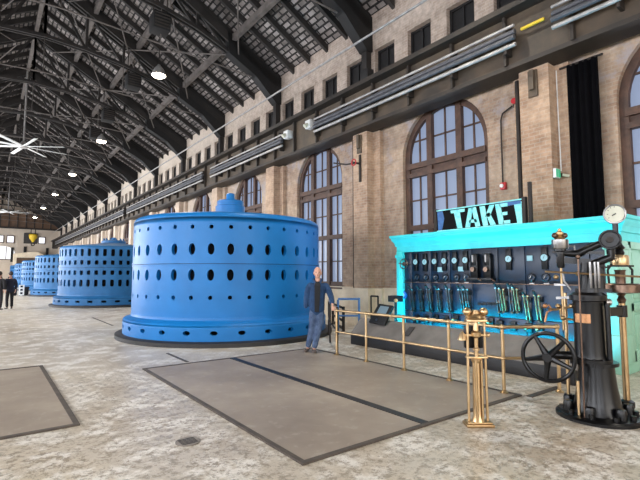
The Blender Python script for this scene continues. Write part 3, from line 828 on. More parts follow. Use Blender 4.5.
# T A K E, slanted slab capitals
def letter(name, quads):
    m = MB()
    for q_ in quads: m.prism([(SX - .006, YA + (YB - YA) * u, ZA + .04 + (ZB - ZA - .07) * v) for u, v in q_], (.006, 0, 0))
    m.build(name, 'signlit', sg, smooth=False)
letter('letter_t', [[(.2, .84), (.365, .84), (.37, 1), (.19, 1)], [(.275, 0), (.335, 0), (.31, .84), (.235, .84)]])
letter('letter_a', [[(.37, 0), (.425, 0), (.465, 1), (.415, 1)], [(.49, 0), (.545, 0), (.5, 1), (.45, 1)], [(.41, .22), (.51, .22), (.5, .38), (.42, .38)]])
letter('letter_k', [[(.575, 0), (.63, 0), (.6, 1), (.54, 1)], [(.6, .42), (.65, .42), (.705, 1), (.65, 1)], [(.61, .6), (.655, 0), (.715, 0), (.65, .62)]])
letter('letter_e', [[(.745, 0), (.8, 0), (.765, 1), (.71, 1)], [(.76, .83), (.84, .83), (.84, 1), (.755, 1)], [(.775, .42), (.835, .42), (.835, .57), (.77, .57)], [(.79, 0), (.86, 0), (.86, .16), (.785, .16)]])

# sloped plinth in front of the board
cs = thing('sloped_plinth', 'long grey sloped plinth with black kerb in front of the switchboard', 'plinth', (7.1, 5.4, 0))
ya, yb = 7.86, 2.95
MB().bb(6.86, 7.36, yb, ya, 0, .23).build('kerb', 'curbblk', cs, bevel=.01)
MB().prism([(6.85, ya, .23), (7.34, ya + .15, .23), (7.34, ya + .15, .57), (7.3, ya + .12, .575)], (0, yb - ya - .1, 0)).build('sloped_board', 'grey', cs, smooth=False)
MB().prism([(6.98, 6.35, .345), (7.2, 6.35, .51), (7.2, 6.2, .51), (6.98, 6.2, .345)], (-.004, 0, .006)).build('joint_strip', 'greyd', cs, smooth=False)
lb = thing('light_bar', 'low blue light bar on the floor behind the grey sloped plinth', 'light', (7.5, 5.3, 0))
MB().bb(7.45, 7.55, 3.1, 7.6, 0, .3).build('housing', 'blackm', lb, bevel=.01); MB().bb(7.47, 7.56, 3.15, 7.55, .3, .306).build('lens', emat('blue_led', (60, 210, 255), 3), lb, smooth=False)

# touch-screen kiosk on the plinth
kp = onx(377, 322, 7.2)
k = thing('kiosk', 'black tilted touch-screen kiosk on the end of the plinth towards the bald man', 'kiosk', (7.2, 7.35, .42))
A = onx(368.5, 322, 7.1); B = onx(384, 325, 7.1); Cc = onx(393, 305.5, 7.35); D = onx(378.5, 303.5, 7.35)
def lerp4(u, v): return A.lerp(B, u).lerp(D.lerp(Cc, u), v)
nrm = (B - A).cross(D - A).normalized()
if nrm.x > 0: nrm = -nrm
MB().prism([A, B, Cc, D], -nrm * .06).build('case', 'blackm', k, bevel=.006)
MB().prism([lerp4(.2, .45) + nrm * .004, lerp4(.8, .42) + nrm * .004, lerp4(.8, .9) + nrm * .004, lerp4(.22, .9) + nrm * .004], -nrm * .004).build('screen', 'screen', k, smooth=False)
MB().cyl(lerp4(.42, .18) + nrm * .012, lerp4(.42, .18), .03, 14).build('button', 'steel', k)
MB().bb(7.33, 7.38, 7.12, 7.3, .585, .86).build('stand', 'blackm', k, bevel=.006)
p = onx(394, 300, 7.6)
r = thing('projector_box', 'small black projector on a post behind the touch-screen kiosk', 'projector', (7.65, p.y, 0))
MB().box((7.65, p.y, p.z + .03), (.28, .22, .14)).build('body', 'blackm', r, bevel=.01); MB().cyl((7.65, p.y, 0), (7.65, p.y, p.z), .03, 12).build('post', 'blackm', r); MB().cyl((7.54, p.y - .1, p.z), (7.5, p.y - .16, p.z), .04, 14).build('lens', 'brassd', r)

# ------------------------------------------------------------------ brass railing
rl = thing('brass_railing', 'polished brass railing in front of the switchboard', 'railing', (5.7, 5.1, 0))
RLX = 5.67; TZ, LZ = .89, .47
py_ = [6.92, 6.06, 5.14, 4.23, 3.35]
pts = [(RLX, y) for y in py_] + [(6.32, 2.92)]
for x, y in pts:
    o = MB().cyl((x, y, .012), (x, y, TZ), .023, 14).build('post', 'brass', rl)
    MB().lathe([(.055, 0), (.055, .012), (.035, .025), (.025, .04)], (x, y, .013), 18).build('foot', 'brassd', o)
    MB().sphere((x, y, TZ), .038, 12).sphere((x, y, LZ), .034, 12).build('ball_joint', 'brass', o)
MB().tube([(RLX, py_[0], TZ), (RLX, py_[-1], TZ), (6.32, 2.92, TZ)], .024, 12).build('top_rail', 'brass', rl)
MB().tube([(RLX, py_[0], LZ), (RLX, py_[-1], LZ), (6.32, 2.92, LZ)], .02, 12).build('lower_rail', 'brass', rl)
# return of the rail to the generator (darker)
r2 = thing('side_railing', 'dark brown return railing running back behind the bald man', 'railing', (6.4, 7.9, 0))
q = [(RLX + .1, 7.02), (6.6, 8.3), (7.35, 9.3)]
for x, y in q[1:]: MB().cyl((x, y, 0), (x, y, .95), .022, 12).build('post', 'iron', r2)
MB().tube([(x, y, .93) for x, y in q], .02, 10).build('top_rail', 'brassd', r2); MB().tube([(x, y, .47) for x, y in q], .018, 10).build('lower_rail', 'iron', r2); MB().cyl((q[0][0], q[0][1], 0), (q[0][0], q[0][1], .95), .022, 12).build('post', 'iron', r2)
# blue pipe barrier and black stand behind
p1 = onz(338, 299, .95); p2 = onz(359, 299, .95)
bf = thing('pipe_barrier', 'blue pipe barrier by the cream wall base behind the bald man', 'barrier', (p2.x, p2.y, 0))
p0 = p1
for P_ in (p2, p0): MB().cyl((P_.x, P_.y, 0), (P_.x, P_.y, .93), .03, 12).build('post', 'bluefr', bf)
MB().cyl((p2.x, p2.y, .95), (p0.x, p0.y, .95), .03, 12).build('top_rail', 'bluefr', bf); MB().cyl((p2.x, p2.y, .5), (p0.x, p0.y, .5), .025, 12).build('lower_rail', 'bluefr', bf)
MB().sphere((p2.x, p2.y, .95), .036, 12).build('corner_joint', 'bluefr', bf)
p3 = onz(356, 326, 0.0)
fr_ = thing('steel_frame', 'low dark steel frame on the floor beside the generator foot', 'frame', (8.5, 10.4, 0))
m = MB()
for z in (.08, .3, .66): m.beam((8.2, 9.7, z), (9.1, 11.3, z), .06, .05)
m.build('rail', 'iron', fr_, smooth=False)
for x, y in ((8.2, 9.7), (9.1, 11.3)): MB().bb(x - .03, x + .03, y - .03, y + .03, 0, .7).build('leg', 'iron', fr_)
p4 = onx(371, 296, 9.0); p5 = onx(378, 296, 9.0)
st = thing('easel_frame', 'narrow black upright frame against the cream wall base behind the kiosk', 'frame', (9.0, (p4.y + p5.y) / 2, 0))
for P_ in (p4, p5): MB().cyl((9, P_.y, 0), (9, P_.y, p4.z), .025, 10).build('upright', 'blackm', st)
MB().cyl((9, p4.y, p4.z), (9, p5.y, p4.z), .025, 10).build('crossbar', 'blackm', st)
for P_ in (p4, p5): MB().bb(8.8, 9.2, P_.y - .025, P_.y + .025, 0, .03).build('foot', 'blackm', st)

# ------------------------------------------------------------------ brass valve stand
bs_ = thing('valve_stand', 'polished brass pedestal with two ball-topped rods and a small valve', 'pedestal', (4.27, 2.83, 0))
ax = Vector((cos(YAW), -sin(YAW), 0)); c0 = Vector((4.27, 2.83, 0)); Z = Vector((0, 0, 1)); ay = Vector((sin(YAW), cos(YAW), 0))
Rz = Matrix.Rotation(-YAW, 4, 'Z')
m = MB().bb(-.145, .145, -.085, .085, 0, .03).bb(-.13, .13, -.07, .07, .03, .05); m.xf(Matrix.Translation(c0) @ Rz); m.build('base_plate', 'brassd', bs_, bevel=.006)
MB().lathe([(.068, .05), (.062, .07), (.052, .1), (.05, .2), (.047, .6), (.046, .66), (.06, .68), (.06, .7), (.04, .71), (0, .71)], c0, 24).build('column', 'brass', bs_)
for s in (-1, 1): MB().cyl(c0 + ax * s * .03 - ay * .06 + Z * .05, c0 + ax * s * .03 - ay * .055 + Z * .69, .014, 10).build('fluted_rod', 'brassd', bs_)
for s in (-1, 1):
    b_ = c0 + ax * (s * .1)
    o = MB().cyl(b_ + Z * .05, b_ - ax * s * .01 + Z * 1.16, .014, 10).build('side_rod', 'brass', bs_)
    MB().sphere(b_ - ax * s * .01 + Z * 1.2, .046, 18).lathe([(.03, 0), (.02, .02)], b_ - ax * s * .01 + Z * 1.13, 14).build('ball', 'brass', o)
    MB().sphere(b_ - ax * s * .005 + Z * .72, .022, 12).build('collar', 'brassd', o)
m = MB().bb(-.11, .11, -.05, .05, 1.09, 1.12); m.bb(-.115, .115, -.035, .035, .705, .725); m.xf(Matrix.Translation(c0) @ Rz); m.build('cross_plate', 'brass', bs_, bevel=.005)
MB().lathe([(.085, 1.12), (.095, 1.14), (.08, 1.165), (.045, 1.18), (.035, 1.22), (0, 1.225)], c0, 22).build('cap', 'brassd', bs_)
MB().lathe([(.02, .7), (.02, .78), (.035, .79), (.035, .81), (.02, .82), (.022, .92), (.05, .94), (.055, .98), (.03, 1.0), (.024, 1.09)], c0, 20).build('spindle', 'brass', bs_)
m = MB().cyl(c0 + ax * -.16 + Z * .95, c0 + ax * .12 + Z * .95, .014, 10).lathe([(.05, 0), (.035, .05), (.012, .09)], c0 - ax * .15 + Z * .9, 14).sphere(c0 + ax * .13 + Z * .95, .025, 12)
m.build('valve_handle', 'brass', bs_)
m = MB().bb(-.1, .1, .06, .12, .8, 1.04); m.xf(Matrix.Translation(c0) @ Rz); m.build('valve_box', 'black', bs_, bevel=.01)

# ------------------------------------------------------------------ governor (black machine at the right)
GX, GY = 5.62, 2.18; G = Vector((GX, GY, 0)); GD = hypot(GX, GY)
U = G - Vector((cos(YAW), -sin(YAW), 0)) * .055
gv = thing('governor', 'tall black governor machine with brass rods, handwheel and pressure gauge', 'governor', (GX, GY, 0))
def gp(px, py, d=0): return ond(px, py, GD + d)          # a point on the machine seen at that place, d metres nearer/farther
MB().lathe([(.43, 0), (.43, .03), (.41, .05), (.38, .055), (0, .055)], G, 48).build('base_disc', 'black', gv)
MB().lathe([(.27, .05), (.25, .1), (.225, .2), (.2, .35), (.185, .5), (.18, .58), (.225, .585), (.225, .62), (0, .62)], G, 40).build('lower_column', 'black', gv)
MB().lathe([(.215, .62), (.215, .655), (.17, .66), (.16, .72), (.155, 1.25), (.16, 1.3), (.19, 1.31), (.19, 1.37), (.15, 1.4), (0, 1.4)], G - Vector((cos(YAW), -sin(YAW), 0)) * .055, 40).build('upper_column', 'black', gv)
m = MB()
for i in range(10):
    a = 2 * pi * i / 10 + .2; m.cyl(G + Vector((cos(a) * .36, sin(a) * .36, .05)), G + Vector((cos(a) * .36, sin(a) * .36, .1)), .03, 6)
m.build('base_bolt', 'black', gv, each=True)
m = MB()
for i in range(6):
    a = 2 * pi * i / 6 + .1; p = G + Vector((cos(a) * .3, sin(a) * .3, 0)); m.lathe([(.055, .05), (.055, .13), (.045, .16), (0, .17)], p, 14)
m.build('hold_down_lug', 'black', gv, each=True)
m = MB()
for i in range(12):
    a = 2 * pi * i / 12; m.cyl(U + Vector((cos(a) * .195, sin(a) * .195, .575)), U + Vector((cos(a) * .195, sin(a) * .195, .67)), .014, 6)
m.build('flange_bolt', 'blackm', gv, each=True)
# copper name plate, set on the side facing the camera-left
dirv = Vector((-GX, -GY, 0)).normalized(); side = Vector((cos(YAW), -sin(YAW), 0))
def pol(ang, r, z):                       # ang 0 faces the camera, + to the right
    c_ = dirv * cos(ang) + Vector((-dirv.y, dirv.x, 0)) * -(-sin(ang)); return U + c_ * r + Z * z
m = MB(); n = 8; a0, a1 = -.95, .1
for i in range(n):
    t0, t1 = a0 + (a1 - a0) * i / n, a0 + (a1 - a0) * (i + 1) / n
    m.face([pol(t0, .168, 1.06), pol(t1, .168, 1.06), pol(t1, .168, 1.16), pol(t0, .168, 1.16)])
np_ = m
# turn the strip into a plate with thickness
bmesh.ops.remove_doubles(np_.b, verts=np_.b.verts, dist=1e-5)
ret = bmesh.ops.extrude_face_region(np_.b, geom=list(np_.b.faces)); vs = [v for v in ret['geom'] if isinstance(v, bmesh.types.BMVert)]
for v in vs: dvec = (Vector((v.co.x, v.co.y, 0)) - U).normalized(); v.co -= dvec * .012
np_.build('name_plate', 'copper', gv)
# handwheel on a shaft
hc = gp(548, 357, -.28); axd = Vector((-.80, -.60, 0)).normalized(); axd = (CP - hc); axd.z = 0; axd.normalize(); axd = (axd + Vector((cos(YAW), -sin(YAW), 0)) * -.25).normalized()
hw = MB().torus(hc, axd, .268, .024, 40, 10).build('handwheel', 'black', gv)
u = axd.orthogonal().normalized(); w = axd.cross(u)
for i in range(5):
    a = 2 * pi * i / 5 + .35; dd = u * cos(a) + w * sin(a)
    MB().tube([hc + dd * .04, hc + dd * .15 + axd * .0, hc + dd * .265], [.042, .028, .022], 8).build('spoke', 'black', hw)
MB().cyl(hc - axd * .05, hc + axd * .06, .05, 18).build('hub', 'black', hw)
MB().cyl(hc - axd * .02, hc - axd * .22, .028, 12).tube([hc - axd * .2, G + Z * hc.z], .05, 12).build('shaft', 'black', gv)
# right-hand brass pole
pr = gp(625, 408, .0); pr = onz(627.5, 410); pr = Vector((pr.x, pr.y, 0)); prd = hypot(pr.x, pr.y)
def rp(px, py): return ond(px, py, prd)
MB().cyl((pr.x, pr.y, .05), (pr.x, pr.y, rp(622, 300).z), .036, 16).build('pole', 'brassd', gv); MB().lathe([(.08, .04), (.08, .1), (.05, .12)], pr, 18).build('pole_foot', 'black', gv)
zt = rp(622, 300).z
m = MB().beam(G + Z * (rp(622, 311).z), (pr.x, pr.y, rp(622, 311).z), .07, .1).lathe([(.055, -.07), (.055, .07)], (pr.x, pr.y, rp(622, 311).z), 16); m.build('pole_bracket', 'black', gv)
fz = rp(622, 288).z
MB().lathe([(.03, -.2), (.05, -.14), (.03, -.1), (.05, -.07), (.2, -.055), (.225, -.05), (.225, .04), (.21, .055), (.06, .055), (0, .055)], (pr.x, pr.y, fz), 40).build('flywheel', 'bronze', gv)
MB().lathe([(.055, .05), (.055, .2), (.065, .22)], (pr.x, pr.y, fz), 20).build('spring_housing', 'bronze', gv)
cz = rp(621, 266).z
MB().lathe([(.05, 0), (.095, .005), (.1, .02), (.1, .115), (.09, .13), (.05, .135), (0, .135)], (pr.x, pr.y, cz), 28).build('brass_cup', 'brass', gv)
MB().lathe([(.05, .13), (.06, .16), (.045, .2), (.07, .22), (.04, .26), (.03, .3), (0, .3)], (pr.x, pr.y, cz), 20).build('cup_knob', 'black', gv)
m = MB()
for s in (-1, 1): m.tube([Vector((pr.x, pr.y, cz + .02)) + side * s * .1, Vector((pr.x, pr.y, cz - .05)) + side * s * .15, Vector((pr.x, pr.y, fz + .05)) + side * s * .14], .014, 8)
m.build('link_arm', 'blackm', gv, each=True)
# gauge post and drum
gd = (GD - .05)
q = ond(614.6, 214, GD + .1); qd = (CP - q); qd.z = 0; qd.normalize()
ga = MB().cyl(q, q - qd * .07, .112, 32).build('pressure_gauge', 'black', gv)
MB().torus(q + qd * .004, qd, .106, .011, 36, 8).build('bezel', 'steel', ga); MB().cyl(q + qd * .006, q - qd * .01, .1, 32).build('dial_face', 'dialb', ga)
MB().beam(q + qd * .012 - side * .03 - Z * .02, q + qd * .012 + side * .07 + Z * .035, .006, .012).build('needle', 'black', ga)
m = MB()
for i in range(9):
    a = -.6 + i * (pi + 1.2) / 8; dd = side * cos(a) + Z * sin(a); m.beam(q + qd * .009 + dd * .076, q + qd * .009 + dd * .09, .004, .006)
m.build('dial_mark', 'black', ga)
dr = ond(610, 240, GD + .02)
MB().tube([q - qd * .04 - Z * .1, q - qd * .04 - Z * .25, dr - Z * .0 - qd * .03], .03, 10).build('gauge_post', 'black', gv)
MB().cyl(dr + qd * .06, dr - qd * .06, .105, 28).torus(dr + qd * .06, qd, .1, .014, 28, 8).build('drum', 'black', gv); MB().cyl(dr + qd * .09, dr + qd * .05, .035, 16).build('drum_boss', 'iron', gv)
m = MB().tube([dr, dr - Z * .2, G + Z * 1.72, G + Z * 1.38], [.05, .05, .06, .09], 14); m.build('head_standard', 'black', gv)
# beam running down-left from the drum to the dashpot
lp = gp(559, 252); lp2 = gp(575, 256)
MB().tube([dr + qd * .02, gp(590, 248), gp(578, 254), gp(560, 253)], [.035, .045, .05, .03], 12).build('walking_beam', 'black', gv)
m = MB().beam(gp(552, 252), gp(604, 253), .05, .035).beam(gp(556, 260), gp(590, 262), .05, .07).build('cross_beam', 'black', gv)
# dashpot, left top
dp = gp(560, 244); dpx = Vector((dp.x, dp.y, 0))
def zq(py): return gp(560, py).z
MB().lathe([(.085, zq(249)), (.092, zq(248)), (.092, zq(240)), (.08, zq(239.5)), (0, zq(239.3))], dpx, 26).build('dashpot_cup', 'steel', gv)
MB().lathe([(.05, zq(239.5)), (.06, zq(238)), (.03, zq(236)), (.045, zq(234.5)), (.045, zq(232.5)), (.02, zq(231)), (.02, zq(229)), (0, zq(228))], dpx, 18).build('dashpot_cap', 'brassd', gv)
m = MB()
for s in (-1, 1): m.sphere(dpx + side * s * .062 + Z * zq(235.5), .034, 12)
m.build('cap_nut', 'bronze', gv, each=True)
MB().lathe([(.035, zq(268)), (.045, zq(266)), (.045, zq(252)), (.07, zq(251)), (.07, zq(249)), (0, zq(249))], dpx, 18).build('dashpot_body', 'black', gv)
MB().cyl(dpx + Z * zq(330), dpx + Z * zq(266), .014, 10).build('dashpot_rod', 'brassd', gv)
MB().tube([gp(568, 246), gp(574, 246), gp(575, 252)], .012, 8).build('oil_pipe', 'steel', gv)
# thin upright rods
sr = gp(578, 258, -.12); sb_ = onz(585, 422.5); dsb = hypot(sb_.x, sb_.y)
MB().cyl(ond(578, 257, dsb), (sb_.x, sb_.y, .05), .009, 10).sphere(ond(578, 257, dsb), .026, 12).build('steel_rod', 'bronze', gv)
lb_ = onz(569, 408); dl = hypot(lb_.x, lb_.y)
MB().cyl(ond(565, 293, dl), (lb_.x, lb_.y, .05), .02, 12).build('brass_rod', 'brass', gv); MB().lathe([(.055, .04), (.055, .14), (.04, .17), (0, .17)], (lb_.x, lb_.y, 0), 16).build('rod_socket', 'black', gv)
s2 = onz(579.5, 420); s2d = hypot(s2.x, s2.y); MB().cyl((s2.x, s2.y, .05), (s2.x, s2.y, ond(579, 381, s2d).z), .017, 12).build('short_rod', 'brass', gv)
# long horizontal rod
MB().cyl(gp(545, 271.5, -.12), gp(645, 277, -.12), .011, 8).sphere(gp(578, 273.5, -.12), .03, 12).build('cross_rod', 'brassd', gv)
# steel links around the head
m = MB()
for px in (590, 594.5, 598): m.tube([gp(px, 262, -.15), gp(px + .8, 275, -.15), gp(px + 1.2, 288, -.12)], [.012, .016, .012], 8)
m.build('steel_link', 'steel', gv, each=True)
m = MB().tube([gp(563, 273, -.05), gp(564, 281, -.05), gp(571, 290, -.05)], .013, 8).beam(gp(554, 284.5), gp(567, 285), .03, .025).beam(gp(556, 298), gp(574, 297), .03, .03); m.build('bell_crank', 'steel', gv)
m = MB()
for px, py in ((556, 277), (558, 306), (563, 318), (571, 306)): m.sphere(gp(px, py, -.02), .03, 12)
m.tube([gp(548, 309), gp(556, 309.5), gp(575, 306)], .014, 8).tube([gp(560, 309), gp(561, 318), gp(575, 320)], .014, 8); m.build('valve_fitting', 'brassd', gv, each=True)
m = MB().tube([gp(545, 307), gp(549, 305), gp(552, 310), gp(547, 312), gp(545, 322)], .012, 8).sphere(gp(545, 306), .028, 12).build('copper_pipe', 'copper', gv)
m = MB().cyl(gp(586, 262), gp(586, 292), .06, 14).cyl(gp(600, 262, .05), gp(601, 292, .05), .045, 14).beam(gp(575, 290), gp(612, 291), .12, .04).build('valve_body', 'black', gv)
MB().beam(gp(610, 268), gp(585, 264), .02, .02).cyl(gp(607, 266, -.1), gp(634, 266, -.1), .01, 8).build('link_bar', 'iron', gv)
m = MB().cyl(pol(1.2, .195, .66), pol(1.2, .195, 1.28), .028, 12).build('side_pipe', 'black', gv)
MB().cyl(G + Z * 1.29 + side * .14 - qd * -.1, G + Z * 1.29 + side * .2 + qd * .1, .04, 14).build('sight_glass', 'steel', gv)

# ------------------------------------------------------------------ people
def skin_mesh(chains, sub=1):
    """chains: list of [(point, rx, ry), ...]; grows a tapering surface round connected joints"""
    me = bpy.data.meshes.new('tmp'); verts = []; rad = []; edges = []; idx = {}
    def vid(p, r):
        k = tuple(round(c, 4) for c in p)
        if k not in idx: idx[k] = len(verts); verts.append(p); rad.append(r)
        return idx[k]
    for ch in chains:
        ids = [vid(p, r) for p, *r in ch]; edges += list(zip(ids, ids[1:]))
    me.from_pydata([tuple(v) for v in verts], edges, []); o = bpy.data.objects.new('tmp', me); COL.objects.link(o)
    md = o.modifiers.new('s', 'SKIN'); md.use_smooth_shade = True
    for i, r in enumerate(rad):
        r = r if len(r) == 2 else (r[0], r[0]); me.skin_vertices[0].data[i].radius = r
        me.skin_vertices[0].data[i].use_root = (i == 0)
    sd = o.modifiers.new('d', 'SUBSURF'); sd.levels = sub; sd.render_levels = sub
    dg = bpy.context.evaluated_depsgraph_get(); dg.update()
    res = bpy.data.meshes.new_from_object(o.evaluated_get(dg)); bpy.data.objects.remove(o); return res
def remesh(parts, vox, name, mat, parent, smooth_it=2):
    b = bmesh.new()
    for me in parts: b.from_mesh(me)
    me = bpy.data.meshes.new('tmp'); b.to_mesh(me); b.free(); o = bpy.data.objects.new('tmp', me); COL.objects.link(o)
    if vox:
        r = o.modifiers.new('r', 'REMESH'); r.mode = 'VOXEL'; r.voxel_size = vox; r.use_smooth_shade = True
        sm = o.modifiers.new('m', 'SMOOTH'); sm.iterations = smooth_it; sm.factor = .5
    dg = bpy.context.evaluated_depsgraph_get(); dg.update()
    res = bpy.data.meshes.new_from_object(o.evaluated_get(dg)); bpy.data.objects.remove(o)
    bb = bmesh.new(); bb.from_mesh(res); seen = set(); best = []
    for v in bb.verts:
        if v in seen: continue
        st = [v]; seen.add(v); isl = []
        while st:
            q = st.pop(); isl.append(q)
            for e in q.link_edges:
                o2 = e.other_vert(q)
                if o2 not in seen: seen.add(o2); st.append(o2)
        if len(isl) > len(best): best = isl
    keep = set(best); bmesh.ops.delete(bb, geom=[v for v in bb.verts if v not in keep], context='VERTS'); bb.to_mesh(res); bb.free()
    res.name = name
    for p in res.polygons: p.use_smooth = True
    res.materials.clear(); res.materials.append(M[mat]); ob = bpy.data.objects.new(name, res); COL.objects.link(ob); ob.parent = parent
    return ob
def mb_mesh(mb):
    me = bpy.data.meshes.new('tmp'); bmesh.ops.recalc_face_normals(mb.b, faces=mb.b.faces); mb.b.to_mesh(me); mb.b.free(); return me
def V3(*a): return Vector(a)
def head_parts(c, tilt=0):
    m = MB(); m.sphere(c, .1, 20, (.80, .98, 1.12)); m.sphere(c + V3(0, -.018, -.065), .07, 16, (.86, 1.0, .95))
    m.sphere(c + V3(0, -.098, -.022), .017, 10, (.8, 1.1, 1.6))
    for s in (-1, 1): m.sphere(c + V3(s * .082, .01, -.02), .026, 10, (.4, .8, 1.2))
    m.sphere(c + V3(0, -.084, -.102), .022, 10, (1.1, .7, .7)); m.sphere(c + V3(0, -.082, .012), .03, 10, (1.9, .5, .3))
    return mb_mesh(m)
def hand_chain(w, d, up, s):
    """palm and five fingers from wrist w, along d, thumb to side s"""
    d = d.normalized(); u = up.normalized(); sd = d.cross(u).normalized() * s; ch = [[(w, .026, .02), (w + d * .05, .036, .017), (w + d * .085, .034, .014)]]
    out = []
    for i, L in enumerate((.068, .078, .072, .055)):
        b = w + d * .075 + sd * (.028 - i * .019); out.append([(b, .0095), (b + d * L * .5 - u * .008, .009), (b + d * L * .85 - u * .03, .008), (b + d * L * .9 - u * .045, .007)])
    tb = w + d * .03 + sd * .026; out.append([(tb, .012), (tb + sd * .03 + d * .025, .0105), (tb + sd * .036 + d * .06 - u * .015, .009)])
    return ch, out
def person(name, label, loc, rot, J, cl, hair=None, vox=.011):
    r = thing(name, label, 'person', (0, 0, 0))
    hd = J['head']; nk = J['neck']; ch = J['chest']; hp = J['hip']
    parts = [skin_mesh([[(hp - V3(0, 0, .06), .13, .1), (hp.lerp(ch, .5), .125, .095), (ch, .15, .1), (nk - V3(0, 0, .07), .12, .08), (nk, .058, .058), (hd - V3(0, 0, .03), .055, .058)]]), head_parts(hd)]
    for s in 'LR':
        parts.append(skin_mesh([[(ch.lerp(J['sh' + s], .5), .07), (J['sh' + s], .06), (J['el' + s], .043), (J['wr' + s], .027)]]))
        parts.append(skin_mesh([[(hp.lerp(J['th' + s], .7), .09), (J['th' + s], .088), (J['kn' + s], .056), (J['an' + s], .038)]]))
        parts.append(skin_mesh([[(J['an' + s] + V3(0, 0, .02), .036), (J['an' + s] - V3(0, 0, .03), .036), (J['an' + s] + J['to' + s].normalized() * .13 - V3(0, 0, .05), .026)]]))
    for s, sg in (('L', 1), ('R', -1)):
        d = J['hd' + s]; c_, f_ = hand_chain(J['wr' + s], d, J.get('up' + s, V3(sg, 0, 0)), J.get('tsd' + s, 1))
        parts.append(skin_mesh(c_)); parts += [skin_mesh([f]) for f in f_]
    body = remesh(parts, vox, 'body', 'skin', r, 1)
    # trousers
    parts = [skin_mesh([[(hp + V3(0, 0, .1), .15, .115), (hp - V3(0, 0, .06), .155, .12)]])] + [skin_mesh([[(hp.lerp(J['th' + s], .7) + V3(0, 0, .03), .1), (J['th' + s] - V3(0, 0, .04), .1), (J['kn' + s], .076), (J['an' + s].lerp(J['kn' + s], .4), .07), (J['an' + s] - V3(0, 0, .01), .066)]]) for s in 'LR']
    remesh(parts, .014, 'jeans', cl['legs'], r, 2)
    # jacket with sleeves
    parts = [skin_mesh([[(hp + V3(0, 0, -.2), .185, .145), (hp + V3(0, 0, .1), .178, .138), (hp.lerp(ch, .6), .178, .135), (ch, .188, .135), (ch.lerp(nk, .5), .17, .115), (nk - V3(0, 0, .03), .085, .08)]])]
    parts += [skin_mesh([[(ch.lerp(J['sh' + s], .5), .09), (J['sh' + s], .085), (J['sh' + s].lerp(J['el' + s], .5), .078), (J['el' + s], .07), (J['wr' + s].lerp(J['el' + s], .1), .052)]]) for s in 'LR']
    remesh(parts, .014, 'jacket', cl['top'], r, 2)
    m = MB()
    for s in (-1, 1):
        c = nk + V3(s * .055, -.055, .0); m.tube([nk + V3(s * .05, .06, .03), nk + V3(s * .08, -.01, .02), c + V3(0, -.03, -.04), c + V3(-s * .005, -.055, -.12)], [.022, .024, .022, .012], 8)
    m.build('collar', cl['top'], r)
    if cl.get('shirt'):
        a = nk + V3(0, -.1, -.05); pts = []
        m = MB()
        for (z, w, y) in ((nk.z - .02, .055, -.085), (nk.z - .1, .06, -.14), (ch.z - .05, .058, -.158), (hp.lerp(ch, .5).z, .055, -.158), (hp.z - .07, .045, -.156)):
            t = (z - hp.z) / (nk.z - hp.z); cx = hp.x + (nk.x - hp.x) * t; cy = hp.y + (nk.y - hp.y) * t; pts.append((cx, cy + y, z, w))
        for A_, B_ in zip(pts, pts[1:]):
            m.prism([V3(A_[0] - A_[3], A_[1], A_[2]), V3(A_[0] + A_[3], A_[1], A_[2]), V3(B_[0] + B_[3], B_[1], B_[2]), V3(B_[0] - B_[3], B_[1], B_[2])], (0, .06, 0))
        m.build('shirt', cl['shirt'], r, smooth=False)
    for s in 'LR':
        a = J['an' + s]; t = J['to' + s].normalized()
        remesh([skin_mesh([[(a - V3(0, 0, .0), .046), (a - V3(0, 0, .04) - t * .03, .045, .045), (a - V3(0, 0, .048) + t * .08, .044, .036), (a - V3(0, 0, .056) + t * .17, .036, .028)]])], .01, 'shoe', cl['shoe'], r, 1)
    # eyes and brows
    m = MB()
    for s in (-1, 1): m.sphere(hd + V3(s * .032, -.094, .0), .009, 8)
    m.build('eye', 'blackm', r)
    m = MB().sphere(hd + V3(0, -.098, -.066), .016, 10, (1.4, .4, .3)); m.build('mouth', pmat('lip_tone', (168, 104, 92), (150, 92, 82), .6), r)
    if hair:
        m = MB(); m.sphere(hd + V3(0, .018, .026), .108, 18, (.84, .98, 1.06)); m.build('hair', hair, r)
    r.location = loc; r.rotation_euler = (0, 0, rot); return r
J = dict(hip=V3(.12, .0, .90), chest=V3(.135, .0, 1.30), neck=V3(.135, -.01, 1.475), head=V3(.135, -.02, 1.645),
         shL=V3(.315, -.0, 1.39), elL=V3(.42, -.05, 1.13), wrL=V3(.44, -.25, .965), hdL=V3(.05, -.8, -.35), upL=V3(0, 0, 1), tsdL=-1,
         shR=V3(-.045, 0, 1.39), elR=V3(-.10, .05, 1.10), wrR=V3(-.115, -.02, .86), hdR=V3(0, -.15, -1), upR=V3(-1, 0, 0), tsdR=1,
         thL=V3(.2, 0, .84), knL=V3(.16, -.08, .47), anL=V3(.06, -.05, .085), toL=V3(.2, -1, 0),
         thR=V3(.04, 0, .84), knR=V3(.02, -.03, .47), anR=V3(-.07, .05, .085), toR=V3(-.35, -1, 0))
person('person', 'bald man in a blue jacket and jeans leaning on the brass railing', (5.46, 7.5, .012), radians(-36.6), J, dict(legs='jeans', top='jacket', shirt='shirt', shoe='shoe'))
